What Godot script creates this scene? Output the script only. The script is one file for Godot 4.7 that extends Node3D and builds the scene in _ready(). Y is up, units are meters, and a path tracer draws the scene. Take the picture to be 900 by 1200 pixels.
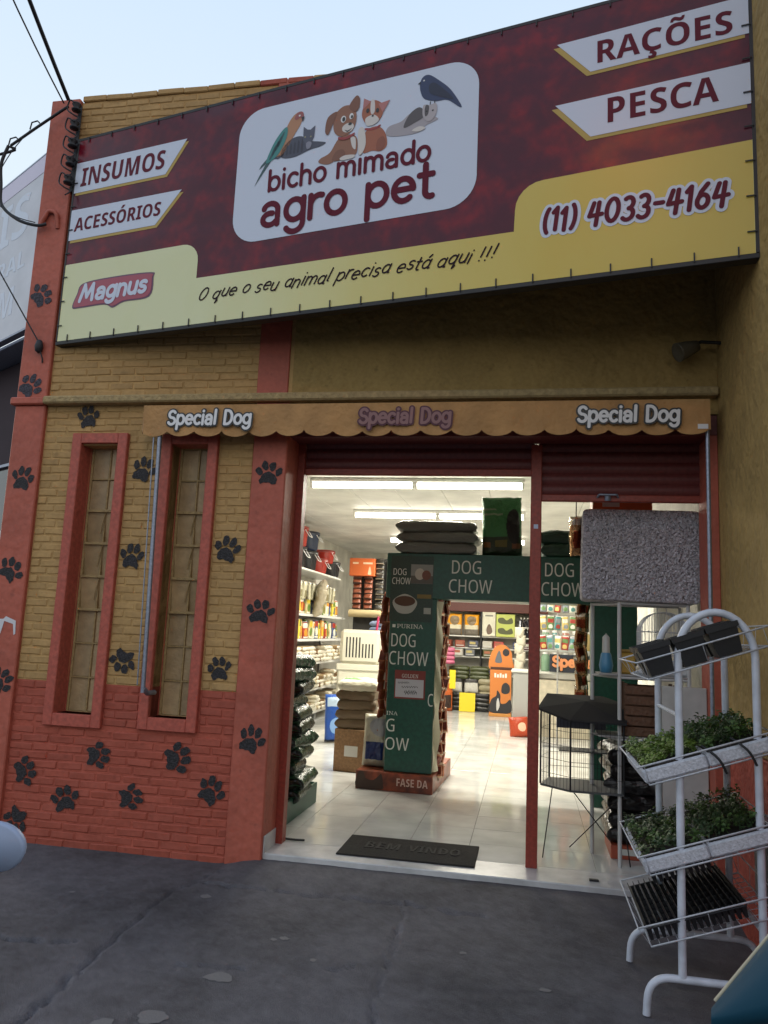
extends Node3D
# A pet-shop front at dusk. x runs along the facade, y up, z out of the facade towards the street; the shop floor is y = 0, the facade z = 0.

var mats := {}
var counts := {}
var cache := {}
var texs := {}
var rng := RandomNumberGenerator.new()

# ---------------------------------------------------------------- names, things, parts
func numbered(parent: Node, called: String) -> String:
	var k := str(parent.get_instance_id()) + called
	var c: int = counts.get(k, 0)
	counts[k] = c + 1
	return called if c == 0 else "%s_%03d" % [called, c]

func tag(o: Node, label: String, category: String, group := "") -> Node:
	o.set_meta("label", label)
	o.set_meta("category", category)
	if group != "":
		o.set_meta("group", group)
	return o

func thing(called: String, label: String, category: String, at := Vector3.ZERO, turn := 0.0, group := "") -> Node3D:
	var o := Node3D.new()
	o.name = numbered(self, called)
	add_child(o, true)
	o.position = at
	o.rotation.y = turn
	tag(o, label, category, group)
	return o

func part(parent: Node, called: String, mesh: Mesh, m: Material, xf := Transform3D.IDENTITY) -> MeshInstance3D:
	var o := MeshInstance3D.new()
	o.name = numbered(parent, called)
	o.mesh = mesh
	o.material_override = m
	parent.add_child(o, true)
	o.transform = xf
	return o

func structure(called: String, mesh: Mesh, m: Material, xf := Transform3D.IDENTITY) -> MeshInstance3D:
	var o := part(self, called, mesh, m, xf)
	o.set_meta("kind", "structure")
	return o

func single(called: String, label: String, category: String, mesh: Mesh, m: Material, xf: Transform3D, group := "") -> MeshInstance3D:
	var o := part(self, called, mesh, m, xf)
	tag(o, label, category, group)
	return o

func at(x: float, y: float, z: float) -> Transform3D:
	return Transform3D(Basis.IDENTITY, Vector3(x, y, z))

func rot(p: Vector3, e: Vector3, s := Vector3.ONE) -> Transform3D:
	return Transform3D(Basis.from_euler(e) * Basis.from_scale(s), p)

# ---------------------------------------------------------------- materials
func srgb(c: Array) -> Color:
	return Color(c[0], c[1], c[2]).linear_to_srgb()

func noise_image(sd: int, freq: float, lo: float, hi: float, size := 256, octaves := 4, kind := FastNoiseLite.TYPE_SIMPLEX_SMOOTH) -> Image:
	var n := FastNoiseLite.new()
	n.seed = sd
	n.frequency = freq
	n.noise_type = kind
	n.fractal_octaves = octaves
	var im := n.get_seamless_image(size, size)
	im.convert(Image.FORMAT_L8)
	var d := im.get_data()
	for i in d.size():
		d[i] = int(255.0 * lerpf(lo, hi, d[i] / 255.0))
	return Image.create_from_data(size, size, false, Image.FORMAT_L8, d)

func grain(key: String, sd: int, freq: float, lo: float, hi: float, octaves := 4) -> Texture2D:
	if not texs.has(key):
		texs[key] = ImageTexture.create_from_image(noise_image(sd, freq, lo, hi, 256, octaves))
	return texs[key]

func relief(key: String, sd: int, freq: float, strength: float, octaves := 4) -> Texture2D:
	if not texs.has(key):
		var im := noise_image(sd, freq, 0.0, 1.0, 256, octaves)
		im.convert(Image.FORMAT_RGBA8)
		im.bump_map_to_normal_map(strength)
		texs[key] = ImageTexture.create_from_image(im)
	return texs[key]

# plain material; colour is the linear base colour
func mat(key: String, c: Array, rough := 0.7, metal := 0.0, spec := 0.5) -> StandardMaterial3D:
	if mats.has(key):
		return mats[key]
	var m := StandardMaterial3D.new()
	m.albedo_color = srgb(c)
	m.roughness = rough
	m.metallic = metal
	m.metallic_specular = spec
	m.resource_name = key
	mats[key] = m
	return m

# material with world-space grain (colour mottling) and fine relief
func rich(key: String, c: Array, rough: float, tex: Texture2D, tscale: float, nrm: Texture2D = null, nstrength := 0.6, metal := 0.0) -> StandardMaterial3D:
	if mats.has(key):
		return mats[key]
	var m := mat(key, c, rough, metal)
	m.albedo_texture = tex
	m.uv1_triplanar = true
	m.uv1_world_triplanar = true
	m.uv1_scale = Vector3.ONE * tscale
	if nrm:
		m.normal_enabled = true
		m.normal_texture = nrm
		m.normal_scale = nstrength
	return m

# ---------------------------------------------------------------- meshes
func begin() -> SurfaceTool:
	var st := SurfaceTool.new()
	st.begin(Mesh.PRIMITIVE_TRIANGLES)
	return st

func tri(st: SurfaceTool, a: Vector3, b: Vector3, c: Vector3, out: Vector3) -> void:
	var n := (b - a).cross(c - a)
	if n.dot(out) > 0.0:
		var t := b
		b = c
		c = t
	else:
		n = -n
	n = n.normalized()
	for v in [a, b, c]:
		st.set_normal(n)
		st.set_uv(Vector2(v.x, -v.y))
		st.add_vertex(v)

func quad(st: SurfaceTool, a: Vector3, b: Vector3, c: Vector3, d: Vector3, out: Vector3) -> void:
	tri(st, a, b, c, out)
	tri(st, a, c, d, out)

func add_box(st: SurfaceTool, c: Vector3, s: Vector3, bev := 0.0, jit := 0.0, r: RandomNumberGenerator = null, basis := Basis.IDENTITY) -> void:
	var h := s / 2.0
	var k := minf(bev, minf(h.x, minf(h.y, h.z)) * 0.9)
	var p := {}
	for sx in [-1, 1]:
		for sy in [-1, 1]:
			for sz in [-1, 1]:
				var j := Vector3.ZERO
				if jit > 0.0:
					j = Vector3(r.randf_range(-jit, jit), r.randf_range(-jit, jit), r.randf_range(-jit, jit) * 0.6)
				var q := Vector3(sx, sy, sz)
				var inn := Vector3(h.x - k, h.y - k, h.z - k)
				for a in 3:
					var e := q * inn
					e[a] = q[a] * h[a]
					p[[sx, sy, sz, a]] = basis * (e + j) + c
	for a in 3:
		var b := (a + 1) % 3
		var d := (a + 2) % 3
		for sa in [-1, 1]:
			var o := Vector3.ZERO
			o[a] = sa
			var ks := []
			for pr in [[-1, -1], [1, -1], [1, 1], [-1, 1]]:
				var s3 := [0, 0, 0]
				s3[a] = sa
				s3[b] = pr[0]
				s3[d] = pr[1]
				ks.append(p[[s3[0], s3[1], s3[2], a]])
			quad(st, ks[0], ks[1], ks[2], ks[3], basis * o)
		if k > 0.0:
			for sa in [-1, 1]:
				for sb in [-1, 1]:
					var o2 := Vector3.ZERO
					o2[a] = sa
					o2[b] = sb
					var e := []
					for sd in [-1, 1]:
						var s3 := [0, 0, 0]
						s3[a] = sa
						s3[b] = sb
						s3[d] = sd
						e.append(p[[s3[0], s3[1], s3[2], a]])
						e.append(p[[s3[0], s3[1], s3[2], b]])
					quad(st, e[0], e[1], e[3], e[2], basis * o2)
	if k > 0.0:
		for sx in [-1, 1]:
			for sy in [-1, 1]:
				for sz in [-1, 1]:
					tri(st, p[[sx, sy, sz, 0]], p[[sx, sy, sz, 1]], p[[sx, sy, sz, 2]], basis * Vector3(sx, sy, sz))

func box(sx: float, sy: float, sz: float, bev := 0.004) -> Mesh:
	var key := "box%.4f,%.4f,%.4f,%.4f" % [sx, sy, sz, bev]
	if not cache.has(key):
		var st := begin()
		add_box(st, Vector3.ZERO, Vector3(sx, sy, sz), bev)
		cache[key] = st.commit()
	return cache[key]

# box given by its corners
func span(x0: float, x1: float, y0: float, y1: float, z0: float, z1: float, bev := 0.004) -> Array:
	return [box(absf(x1 - x0), absf(y1 - y0), absf(z1 - z0), bev), at((x0 + x1) / 2.0, (y0 + y1) / 2.0, (z0 + z1) / 2.0)]

func pbox(parent: Node, called: String, m: Material, x0: float, x1: float, y0: float, y1: float, z0: float, z1: float, bev := 0.004) -> MeshInstance3D:
	var b := span(x0, x1, y0, y1, z0, z1, bev)
	return part(parent, called, b[0], m, b[1])

func add_tube(st: SurfaceTool, pts: Array, r: float, sides := 8, caps := true) -> void:
	var n := pts.size()
	var up := Vector3.UP
	var rings := []
	var prev := Vector3.ZERO
	for i in n:
		var t: Vector3 = (pts[mini(i + 1, n - 1)] - pts[maxi(i - 1, 0)]).normalized()
		if i == 0:
			up = Vector3.RIGHT if absf(t.y) > 0.9 else Vector3.UP
			up = (up - t * up.dot(t)).normalized()
		else:
			up = (up - t * up.dot(t)).normalized()
		var sd := t.cross(up)
		var ring := []
		for k in sides:
			var a := TAU * k / sides
			ring.append(pts[i] + (up * cos(a) + sd * sin(a)) * r)
		rings.append(ring)
	for i in n - 1:
		for k in sides:
			var k2 := (k + 1) % sides
			var vs := [rings[i][k], rings[i][k2], rings[i + 1][k2], rings[i + 1][k]]
			var ce := [pts[i], pts[i], pts[i + 1], pts[i + 1]]
			for o in [[0, 2, 1], [0, 3, 2]]:
				for w in o:
					st.set_normal((vs[w] - ce[w]).normalized())
					st.set_uv(Vector2(float(k) / sides, float(i)))
					st.add_vertex(vs[w])
	if caps:
		for e in [0, n - 1]:
			var o: Vector3 = (pts[e] - pts[1 if e == 0 else n - 2]).normalized()
			for k in sides:
				tri(st, pts[e], rings[e][k], rings[e][(k + 1) % sides], o)

func tube(pts: Array, r: float, sides := 8) -> Mesh:
	var st := begin()
	add_tube(st, pts, r, sides)
	return st.commit()

# rounds the corners of a polyline
func bend(pts: Array, r: float, steps := 6) -> Array:
	var out := [pts[0]]
	for i in range(1, pts.size() - 1):
		var a: Vector3 = pts[i] + (pts[i - 1] - pts[i]).normalized() * r
		var b: Vector3 = pts[i] + (pts[i + 1] - pts[i]).normalized() * r
		for s in steps + 1:
			var t := float(s) / steps
			out.append(a.lerp(pts[i], t).lerp((pts[i] as Vector3).lerp(b, t), t))
	out.append(pts[-1])
	return out

func lathe(profile: Array, sides := 20) -> Mesh:
	var st := begin()
	var lift := 0.0
	for i in profile.size() - 1:
		lift += (profile[i + 1].y - profile[i].y) * (profile[i].x + profile[i + 1].x)
	var order := [[0, 1, 2], [0, 2, 3]] if lift >= 0.0 else [[0, 2, 1], [0, 3, 2]]
	for i in profile.size() - 1:
		for k in sides:
			var a0 := TAU * k / sides
			var a1 := TAU * (k + 1) / sides
			var p: Vector2 = profile[i]
			var q: Vector2 = profile[i + 1]
			var v := [Vector3(p.x * cos(a0), p.y, p.x * sin(a0)), Vector3(p.x * cos(a1), p.y, p.x * sin(a1)), Vector3(q.x * cos(a1), q.y, q.x * sin(a1)), Vector3(q.x * cos(a0), q.y, q.x * sin(a0))]
			for o in order:
				for w in o:
					st.set_uv(Vector2(float(k + (1 if w in [1, 2] else 0)) / sides, 1.0 - float(i + (1 if w > 1 else 0)) / (profile.size() - 1)))
					st.add_vertex(v[w])
	st.generate_normals()
	return st.commit()

# grid surface from a callable (u, v in 0..1) -> Vector3
func add_grid(st: SurfaceTool, nu: int, nv: int, f: Callable, flip := false) -> void:
	var g := []
	for j in nv + 1:
		var row := []
		for i in nu + 1:
			row.append(f.call(float(i) / nu, float(j) / nv))
		g.append(row)
	for j in nv:
		for i in nu:
			var q := [[i, j], [i, j + 1], [i + 1, j + 1], [i, j], [i + 1, j + 1], [i + 1, j]]
			if flip:
				q.reverse()
			for w in q:
				st.set_uv(Vector2(float(w[0]) / nu, 1.0 - float(w[1]) / nv))
				st.add_vertex(g[w[1]][w[0]])

# a filled bag: x = width, y = height, z = thickness, centred
func sack(w: float, h: float, t: float, sd: int, nu := 14, nv := 18, wrinkle := 0.12, slump := 0.0) -> Mesh:
	var key := "sack%.3f,%.3f,%.3f,%d,%d" % [w, h, t, sd, nu]
	if cache.has(key):
		return cache[key]
	var n := FastNoiseLite.new()
	n.seed = sd
	n.frequency = 1.0
	n.fractal_octaves = 2
	var st := begin()
	for side in [1.0, -1.0]:
		var f := func(u: float, v: float) -> Vector3:
			var a := sin((u * 2.0 - 1.0) * PI / 2.0)
			var b := sin((v * 2.0 - 1.0) * PI / 2.0)
			var e := (1.0 - pow(absf(a), 6.0)) * (1.0 - pow(absf(b), 8.0))
			var z := t * 0.5 * pow(maxf(e, 0.0), 0.38)
			var edge := 1.0 - e
			z += t * wrinkle * e * n.get_noise_3d(a * 3.1 * w / maxf(w, h), b * 3.1 * h / maxf(w, h), side * 4.0)
			z += t * wrinkle * 0.8 * edge * e * 3.0 * n.get_noise_2d(a * 9.0, b * 3.0 + side)
			var x := a * w * 0.5 * (1.0 - 0.07 * (1.0 - b * b) * absf(a) * 0.0 - 0.05 * pow(absf(b), 6.0) * 0.5 - 0.05 * (1.0 - pow(absf(b), 4.0)))
			x += w * 0.012 * n.get_noise_2d(b * 6.0, 7.0 + a)
			var y := b * h * 0.5 * (1.0 - 0.03 * (1.0 - a * a) * 0.0) + h * 0.012 * n.get_noise_2d(a * 5.0, 3.0 + b)
			var wav := t * 0.05 * sin(a * 14.0 + sd) * pow(absf(b), 8.0)
			return Vector3(x, y - slump * a * a, z * side + wav)
		add_grid(st, nu, nv, f, side < 0.0)
	st.generate_normals()
	cache[key] = st.commit()
	return cache[key]

# flat printed shape (x right, y up), facing +z
func flat_poly(pts: PackedVector2Array, z := 0.0) -> Mesh:
	var st := begin()
	var idx := Geometry2D.triangulate_polygon(pts)
	for i in range(0, idx.size(), 3):
		tri(st, Vector3(pts[idx[i]].x, pts[idx[i]].y, z), Vector3(pts[idx[i + 1]].x, pts[idx[i + 1]].y, z), Vector3(pts[idx[i + 2]].x, pts[idx[i + 2]].y, z), Vector3.BACK)
	return st.commit()

func poly(pairs: Array) -> PackedVector2Array:
	var o := PackedVector2Array()
	for p in pairs:
		o.append(Vector2(p[0], p[1]))
	return o

# smooth closed curve through points
func smooth_poly(pairs: Array, steps := 5) -> PackedVector2Array:
	var o := PackedVector2Array()
	var n := pairs.size()
	for i in n:
		var q := []
		for k in 4:
			var s: Array = pairs[(i + k - 1 + n) % n]
			q.append(Vector2(s[0], s[1]))
		for s in steps:
			o.append(q[1].cubic_interpolate(q[2], q[0], q[3], float(s) / steps))
	return o

func round_rect(x0: float, y0: float, x1: float, y1: float, r: float, steps := 8) -> PackedVector2Array:
	var o := PackedVector2Array()
	for c in [[x1 - r, y1 - r, 0.0], [x0 + r, y1 - r, 90.0], [x0 + r, y0 + r, 180.0], [x1 - r, y0 + r, 270.0]]:
		for s in steps + 1:
			var a := deg_to_rad(c[2] + 90.0 * s / steps)
			o.append(Vector2(c[0] + r * cos(a), c[1] + r * sin(a)))
	return o

func ellipse(cx: float, cy: float, rx: float, ry: float, n := 20, turn := 0.0) -> PackedVector2Array:
	var o := PackedVector2Array()
	for k in n:
		var p := Vector2(rx * cos(TAU * k / n), ry * sin(TAU * k / n)).rotated(turn)
		o.append(p + Vector2(cx, cy))
	return o

# extruded outline (x right, y up) with thickness d along z, centred on z
func prism(pts: PackedVector2Array, d: float) -> Mesh:
	var st := begin()
	var idx := Geometry2D.triangulate_polygon(pts)
	for s in [1.0, -1.0]:
		for i in range(0, idx.size(), 3):
			tri(st, Vector3(pts[idx[i]].x, pts[idx[i]].y, d / 2 * s), Vector3(pts[idx[i + 1]].x, pts[idx[i + 1]].y, d / 2 * s), Vector3(pts[idx[i + 2]].x, pts[idx[i + 2]].y, d / 2 * s), Vector3(0, 0, s))
	var ccw := not Geometry2D.is_polygon_clockwise(pts)
	for i in pts.size():
		var a := pts[i]
		var b := pts[(i + 1) % pts.size()]
		var e := b - a
		var o := Vector3(e.y, -e.x, 0) * (1.0 if ccw else -1.0)
		quad(st, Vector3(a.x, a.y, d / 2), Vector3(b.x, b.y, d / 2), Vector3(b.x, b.y, -d / 2), Vector3(a.x, a.y, -d / 2), o)
	return st.commit()

# ---------------------------------------------------------------- lettering
func typed(text: String, bold := true, serif := false) -> TextMesh:
	var f := SystemFont.new()
	f.font_names = PackedStringArray(["Droid Serif" if serif else "Droid Sans"])
	f.font_weight = 700 if bold else 400
	var t := TextMesh.new()
	t.text = text
	t.font = f
	t.font_size = 48
	t.pixel_size = 0.01
	t.depth = 0.02
	t.curve_step = 2.0
	return t

# lettering that fills the box x..x+w, y..y+h of the parent's plane
func letters(parent: Node, called: String, text: String, m: Material, x: float, y: float, w: float, h: float, z: float, bold := true, serif := false, slant := 0.0) -> MeshInstance3D:
	var t := typed(text, bold, serif)
	var b := t.get_aabb()
	var sx := w / b.size.x
	var sy := h / b.size.y
	var bs := Basis(Vector3(sx, 0, 0), Vector3(slant * sy, sy, 0), Vector3(0, 0, 0.05))
	var o := Vector3(x, y, z) - bs * Vector3(b.position.x, b.position.y, 0)
	return part(parent, called, t, m, Transform3D(bs, o))

func V(x: float, y: float) -> Vector2:
	return Vector2(x, y)

func A(cx: float, cy: float, rx: float, ry: float, d0: float, d1: float) -> Array:
	var o := []
	var n := maxi(4, int(absf(d1 - d0) / 15.0))
	for i in n + 1:
		var a := deg_to_rad(lerpf(d0, d1, float(i) / n))
		o.append(Vector2(cx + rx * cos(a), cy + ry * sin(a)))
	return o

# round-ended pen strokes: [advance, strokes]; x-height 1
func glyph(c: String, hand: bool) -> Array:
	match c:
		"b": return [1.0, [[V(0.05, 1.5), V(0.05, 0)], A(0.47, 0.5, 0.42, 0.48, 180, -180)]]
		"i": return [0.32, [[V(0.1, 1.0), V(0.1, 0)], [V(0.1, 1.4), V(0.1, 1.42)]]]
		"c": return [0.88, [A(0.45, 0.5, 0.42, 0.48, 48, 312)]]
		"h": return [0.95, [[V(0.05, 1.5), V(0.05, 0)], A(0.42, 0.58, 0.37, 0.4, 180, 0) + [V(0.79, 0)]]]
		"n": return [0.95, [[V(0.05, 1.0), V(0.05, 0)], A(0.42, 0.58, 0.37, 0.4, 180, 0) + [V(0.79, 0)]]]
		"m": return [1.5, [[V(0.05, 1.0), V(0.05, 0)], A(0.37, 0.62, 0.32, 0.36, 180, 0) + [V(0.69, 0)], A(1.01, 0.62, 0.32, 0.36, 180, 0) + [V(1.33, 0)]]]
		"u": return [0.95, [[V(0.05, 1.0)] + A(0.42, 0.42, 0.37, 0.4, 180, 360) + [V(0.79, 1.0)], [V(0.79, 0.5), V(0.79, 0)]]]
		"o": return [1.0, [A(0.46, 0.5, 0.43, 0.48, 90, 450)]]
		"a", "á":
			var s := [A(0.42, 0.5, 0.39, 0.46, 0, 360), [V(0.81, 0.98), V(0.81, 0.0)] + ([V(0.95, 0.02)] if hand else [])]
			if not hand:
				s = [[V(0.08, 0.76)] + A(0.4, 0.66, 0.36, 0.32, 150, 0) + [V(0.76, 0.0)], A(0.38, 0.27, 0.34, 0.27, 70, 330)]
			if c == "á":
				s.append([V(0.4, 1.25), V(0.62, 1.5)])
			return [0.98, s]
		"d": return [1.0, [A(0.45, 0.5, 0.42, 0.48, 0, 360), [V(0.87, 1.5), V(0.87, 0)]]]
		"g": return [1.0, [A(0.45, 0.52, 0.42, 0.46, 0, 360), [V(0.87, 1.0)] + A(0.45, -0.1, 0.42, 0.38, 0, -150)]]
		"q": return [1.0, [A(0.42, 0.5, 0.39, 0.46, 0, 360), [V(0.81, 1.0), V(0.76, -0.5), V(0.95, -0.2)]]]
		"r": return [0.62, [[V(0.05, 1.0), V(0.05, 0)], A(0.45, 0.5, 0.4, 0.48, 180, 70)]]
		"p": return [1.0, [[V(0.05, 1.0), V(0.05, -0.5)], A(0.47, 0.5, 0.42, 0.48, 180, -180)]]
		"e": return [0.98, [[V(0.06, 0.52), V(0.86, 0.52)] + A(0.46, 0.5, 0.42, 0.48, 0, 312)]]
		"t": return [0.66, [[V(0.25, 1.4), V(0.25, 0.25)] + A(0.47, 0.25, 0.22, 0.22, 180, 290), [V(0.0, 0.98), V(0.55, 0.98)]]]
		"s": return [0.8, [A(0.38, 0.74, 0.3, 0.23, 35, 250) + A(0.36, 0.26, 0.32, 0.25, 80, -150)]]
		"l": return [0.34, [[V(0.1, 1.5), V(0.1, 0.05)] + ([V(0.25, 0.0)] if hand else [])]]
		"S": return [1.05, [A(0.5, 1.08, 0.4, 0.36, 30, 255) + A(0.48, 0.36, 0.44, 0.36, 80, -155)]]
		"D": return [1.15, [[V(0.08, 1.45), V(0.08, 0), V(0.35, 0.0)] + A(0.38, 0.72, 0.6, 0.72, -88, 88) + [V(0.08, 1.45)]]]
		"O": return [1.3, [A(0.6, 0.72, 0.5, 0.75, 100, 470)]]
		"M": return [1.6, [[V(0.0, 0.0), V(0.25, 1.45), V(0.7, 0.3), V(1.15, 1.45), V(1.35, 0.0)]]]
		"!": return [0.5, [[V(0.1, 1.5), V(0.1, 0.45)], [V(0.1, 0.04), V(0.1, 0.06)]]]
		"1": return [0.55, [[V(0.0, 1.15), V(0.28, 1.45), V(0.28, 0.0)]]]
		"4": return [1.15, [[V(0.62, 0.0), V(0.7, 1.45)], [V(0.3, 1.45), V(0.05, 0.62), V(1.0, 0.68)]]]
		"0": return [1.1, [A(0.48, 0.72, 0.44, 0.72, 90, 450)]]
		"3": return [0.98, [A(0.38, 1.08, 0.36, 0.36, 130, -80) + A(0.38, 0.38, 0.42, 0.37, 80, -140)]]
		"6": return [1.05, [[V(0.7, 1.45), V(0.3, 1.0)] + A(0.46, 0.4, 0.38, 0.4, 165, 520)]]
		"-": return [0.85, [[V(0.1, 0.7), V(0.65, 0.7)]]]
		"(": return [0.55, [A(0.55, 0.7, 0.45, 0.9, 120, 240)]]
		")": return [0.55, [A(-0.1, 0.7, 0.45, 0.9, 60, -60)]]
	return [0.55, []]

func add_ribbon(st: SurfaceTool, pts: Array, hw: float, z: float) -> void:
	var n := pts.size()
	var le := []
	var ri := []
	for i in n:
		var a: Vector2 = (pts[i] - pts[i - 1]).normalized() if i > 0 else (pts[1] - pts[0]).normalized()
		var b: Vector2 = (pts[i + 1] - pts[i]).normalized() if i < n - 1 else a
		var t := (a + b).normalized()
		if t == Vector2.ZERO:
			t = a
		var m := Vector2(-t.y, t.x)
		var k := hw / maxf(0.6, absf(m.dot(Vector2(-a.y, a.x))))
		le.append(pts[i] + m * k)
		ri.append(pts[i] - m * k)
	for i in n - 1:
		quad(st, Vector3(le[i].x, le[i].y, z), Vector3(ri[i].x, ri[i].y, z), Vector3(ri[i + 1].x, ri[i + 1].y, z), Vector3(le[i + 1].x, le[i + 1].y, z), Vector3.BACK)
	for e in [0, 1]:
		var c: Vector2 = pts[0] if e == 0 else pts[n - 1]
		var from: Vector2 = (le[0] - c) if e == 0 else (ri[n - 1] - c)
		for s in 6:
			var p := c + from.rotated(PI * s / 6.0)
			var q := c + from.rotated(PI * (s + 1) / 6.0)
			tri(st, Vector3(c.x, c.y, z), Vector3(p.x, p.y, z), Vector3(q.x, q.y, z), Vector3.BACK)

# cuts a stroke where it has turned far, so that no piece closes on itself
func pen_pieces(pts: Array) -> Array:
	var out := []
	var cur := PackedVector2Array([pts[0]])
	var turned := 0.0
	for i in range(1, pts.size()):
		cur.append(pts[i])
		if i < pts.size() - 1:
			turned += absf((pts[i] - pts[i - 1]).angle_to(pts[i + 1] - pts[i]))
			if turned > 2.2:
				out.append(cur)
				cur = PackedVector2Array([pts[i]])
				turned = 0.0
	out.append(cur)
	return out

# pen lettering whose baseline starts at (x, y), total width w, x-height xh
func penned(parent: Node, called: String, text: String, m: Material, x: float, y: float, w: float, xh: float, pen: float, z: float, slant := 0.0, hand := false, bounce := 0.0) -> MeshInstance3D:
	var total := 0.0
	for c in text:
		total += glyph(c, hand)[0] + 0.16
	total -= 0.16
	var sx := w / total
	var st := begin()
	var pos := 0.0
	var layer := 0
	var gi := 0
	var made: MeshInstance3D = null
	for c in text + " ":
		if c == " " and layer > 0:
			made = part(parent, called, st.commit(), m)
			st = begin()
			layer = 0
		var g := glyph(c, hand)
		var dy := bounce * sin(gi * 2.3) if bounce > 0.0 else 0.0
		gi += 1
		for s in g[1]:
			var pts := []
			for p in s:
				var yy: float = p.y * xh + dy
				var v := Vector2(x + (pos + p.x) * sx + slant * yy, y + yy)
				if pts.is_empty() or v.distance_to(pts[-1]) > 0.0005:
					pts.append(v)
			if pts.size() == 1:
				pts.append(pts[0] + Vector2(0, 0.001))
			for piece in pen_pieces(pts):
				for pg in Geometry2D.offset_polyline(Transform2D(0.0, Vector2(2000, 2000), 0.0, Vector2.ZERO) * piece, pen * 1000.0, Geometry2D.JOIN_ROUND, Geometry2D.END_ROUND):
					var zz := z + 0.00015 * (layer % 12)
					var idx := Geometry2D.triangulate_polygon(pg)
					for i in range(0, idx.size(), 3):
						tri(st, Vector3(pg[idx[i]].x / 2000.0, pg[idx[i]].y / 2000.0, zz), Vector3(pg[idx[i + 1]].x / 2000.0, pg[idx[i + 1]].y / 2000.0, zz), Vector3(pg[idx[i + 2]].x / 2000.0, pg[idx[i + 2]].y / 2000.0, zz), Vector3.BACK)
				layer += 1
		pos += g[0] + 0.16
	return made

# ---------------------------------------------------------------- the sky: clear dusk air, brightest over the place where the sun went down
func sky_picture() -> ImageTexture:
	var w := 512
	var h := 256
	var im := Image.create(w, h, false, Image.FORMAT_RGBF)
	var glow_dir := Vector3(-0.80, 0.10, -0.60).normalized()
	var horizon := Color(1.16, 1.22, 1.19)
	var zenith := Color(0.50, 0.74, 1.08)
	var warm := Color(1.06, 1.05, 1.0)
	for j in h:
		var el := PI * (0.5 - (j + 0.5) / h)
		for i in w:
			var az := TAU * ((i + 0.5) / w - 0.5)
			var d := Vector3(sin(az) * cos(el), sin(el), -cos(az) * cos(el))
			var c := horizon.lerp(zenith, pow(clampf(d.y, 0.0, 1.0), 1.15))
			var ang := acos(clampf(d.dot(glow_dir), -1.0, 1.0))
			c = c.lerp(warm, 0.95 * exp(-pow(ang / 0.90, 2.0)))
			c = c * (1.0 + 0.0 * ang)
			if d.y < 0.0:
				c = c.lerp(Color(0.10, 0.10, 0.11), clampf(-d.y * 8.0, 0.0, 1.0))
			im.set_pixel(i, j, c)
	return ImageTexture.create_from_image(im)

func _ready() -> void:
	rng.seed = 20240611
	# camera
	var cam := Camera3D.new()
	cam.name = "camera"
	add_child(cam)
	cam.position = Vector3(0, 1.5, 5.2)
	cam.rotation = Vector3(deg_to_rad(8.755), deg_to_rad(10.85), deg_to_rad(2.539))
	cam.fov = 67.17
	cam.near = 0.05
	cam.far = 400.0
	cam.current = true
	# sky, exposure
	var we := WorldEnvironment.new()
	we.name = "world_environment"
	add_child(we)
	var e := Environment.new()
	we.environment = e
	e.background_mode = Environment.BG_SKY
	var sky := Sky.new()
	var sm := PanoramaSkyMaterial.new()
	sm.panorama = sky_picture()
	sky.sky_material = sm
	e.sky = sky
	e.background_energy_multiplier = 0.9
	e.tonemap_mode = Environment.TONE_MAPPER_LINEAR
	e.tonemap_exposure = 1.0
	e.sdfgi_enabled = true
	e.ssao_enabled = true
	e.ssil_enabled = true
	# the last of the sun, low behind the houses on the left
	var sun := DirectionalLight3D.new()
	sun.name = "sun"
	add_child(sun)
	sun.light_energy = 0.15
	sun.light_color = Color(1.0, 0.9, 0.78)
	sun.light_angular_distance = 12.0
	sun.shadow_enabled = true
	sun.look_at_from_position(Vector3.ZERO, -Vector3(-0.80, 0.16, -0.60))
	# fluorescent battens on the shop ceiling: glowing tube and area light, in the builder
	for z in [-3.2, -5.45, -8.4]:
		fluorescent(-1.27, z)
	print("structure")
	make_materials()
	ground()
	shop_shell()
	facade()
	side_wall()
	neighbour()
	print("signs")
	billboard()
	awning()
	shutters()
	cables()
	print("shop goods")
	arch_display()
	left_goods()
	back_goods()
	right_goods()
	print("street")
	seedling_rack()
	door_mat()
	bikes()
	street_lamp()

func fluorescent(x: float, z: float) -> void:
	var which := {-3.2: "long fluorescent batten on the shop ceiling nearest the green arch", -5.45: "long fluorescent batten on the ceiling half way down the shop", -8.4: "long fluorescent batten on the ceiling near the back shelves"}
	var t := thing("fluorescent_light", which[z], "ceiling light", Vector3(x, 3.2, z), 0.0, "fluorescent battens in the shop")
	part(t, "housing", box(2.42, 0.045, 0.09, 0.008), mat("batten_white", [0.75, 0.75, 0.72], 0.4), at(0, -0.0235, 0))
	var g := mat("tube_glow", [0.9, 0.9, 0.9], 0.3)
	g.emission_enabled = true
	g.emission = Color(1.0, 0.97, 0.9)
	g.emission_energy_multiplier = 9.0
	for s in [-1, 1]:
		part(t, "tube", tube([Vector3(s * 0.02, -0.078, 0), Vector3(s * 1.18, -0.078, 0)], 0.036, 12), g)
		for k in [0.02, 1.19]:
			part(t, "lamp_holder", box(0.02, 0.07, 0.07, 0.004), mat("batten_white", [], 0.4), at(s * k, -0.081, 0))
	var l := AreaLight3D.new()
	l.name = "area_light"
	t.add_child(l)
	l.area_size = Vector2(2.3, 0.06)
	l.position = Vector3(0, -0.12, 0)
	l.rotation.x = -PI / 2
	l.light_color = Color(1.0, 0.975, 0.905)
	l.light_energy = 15.0
	l.area_range = 14.0
	l.shadow_enabled = true

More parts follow.
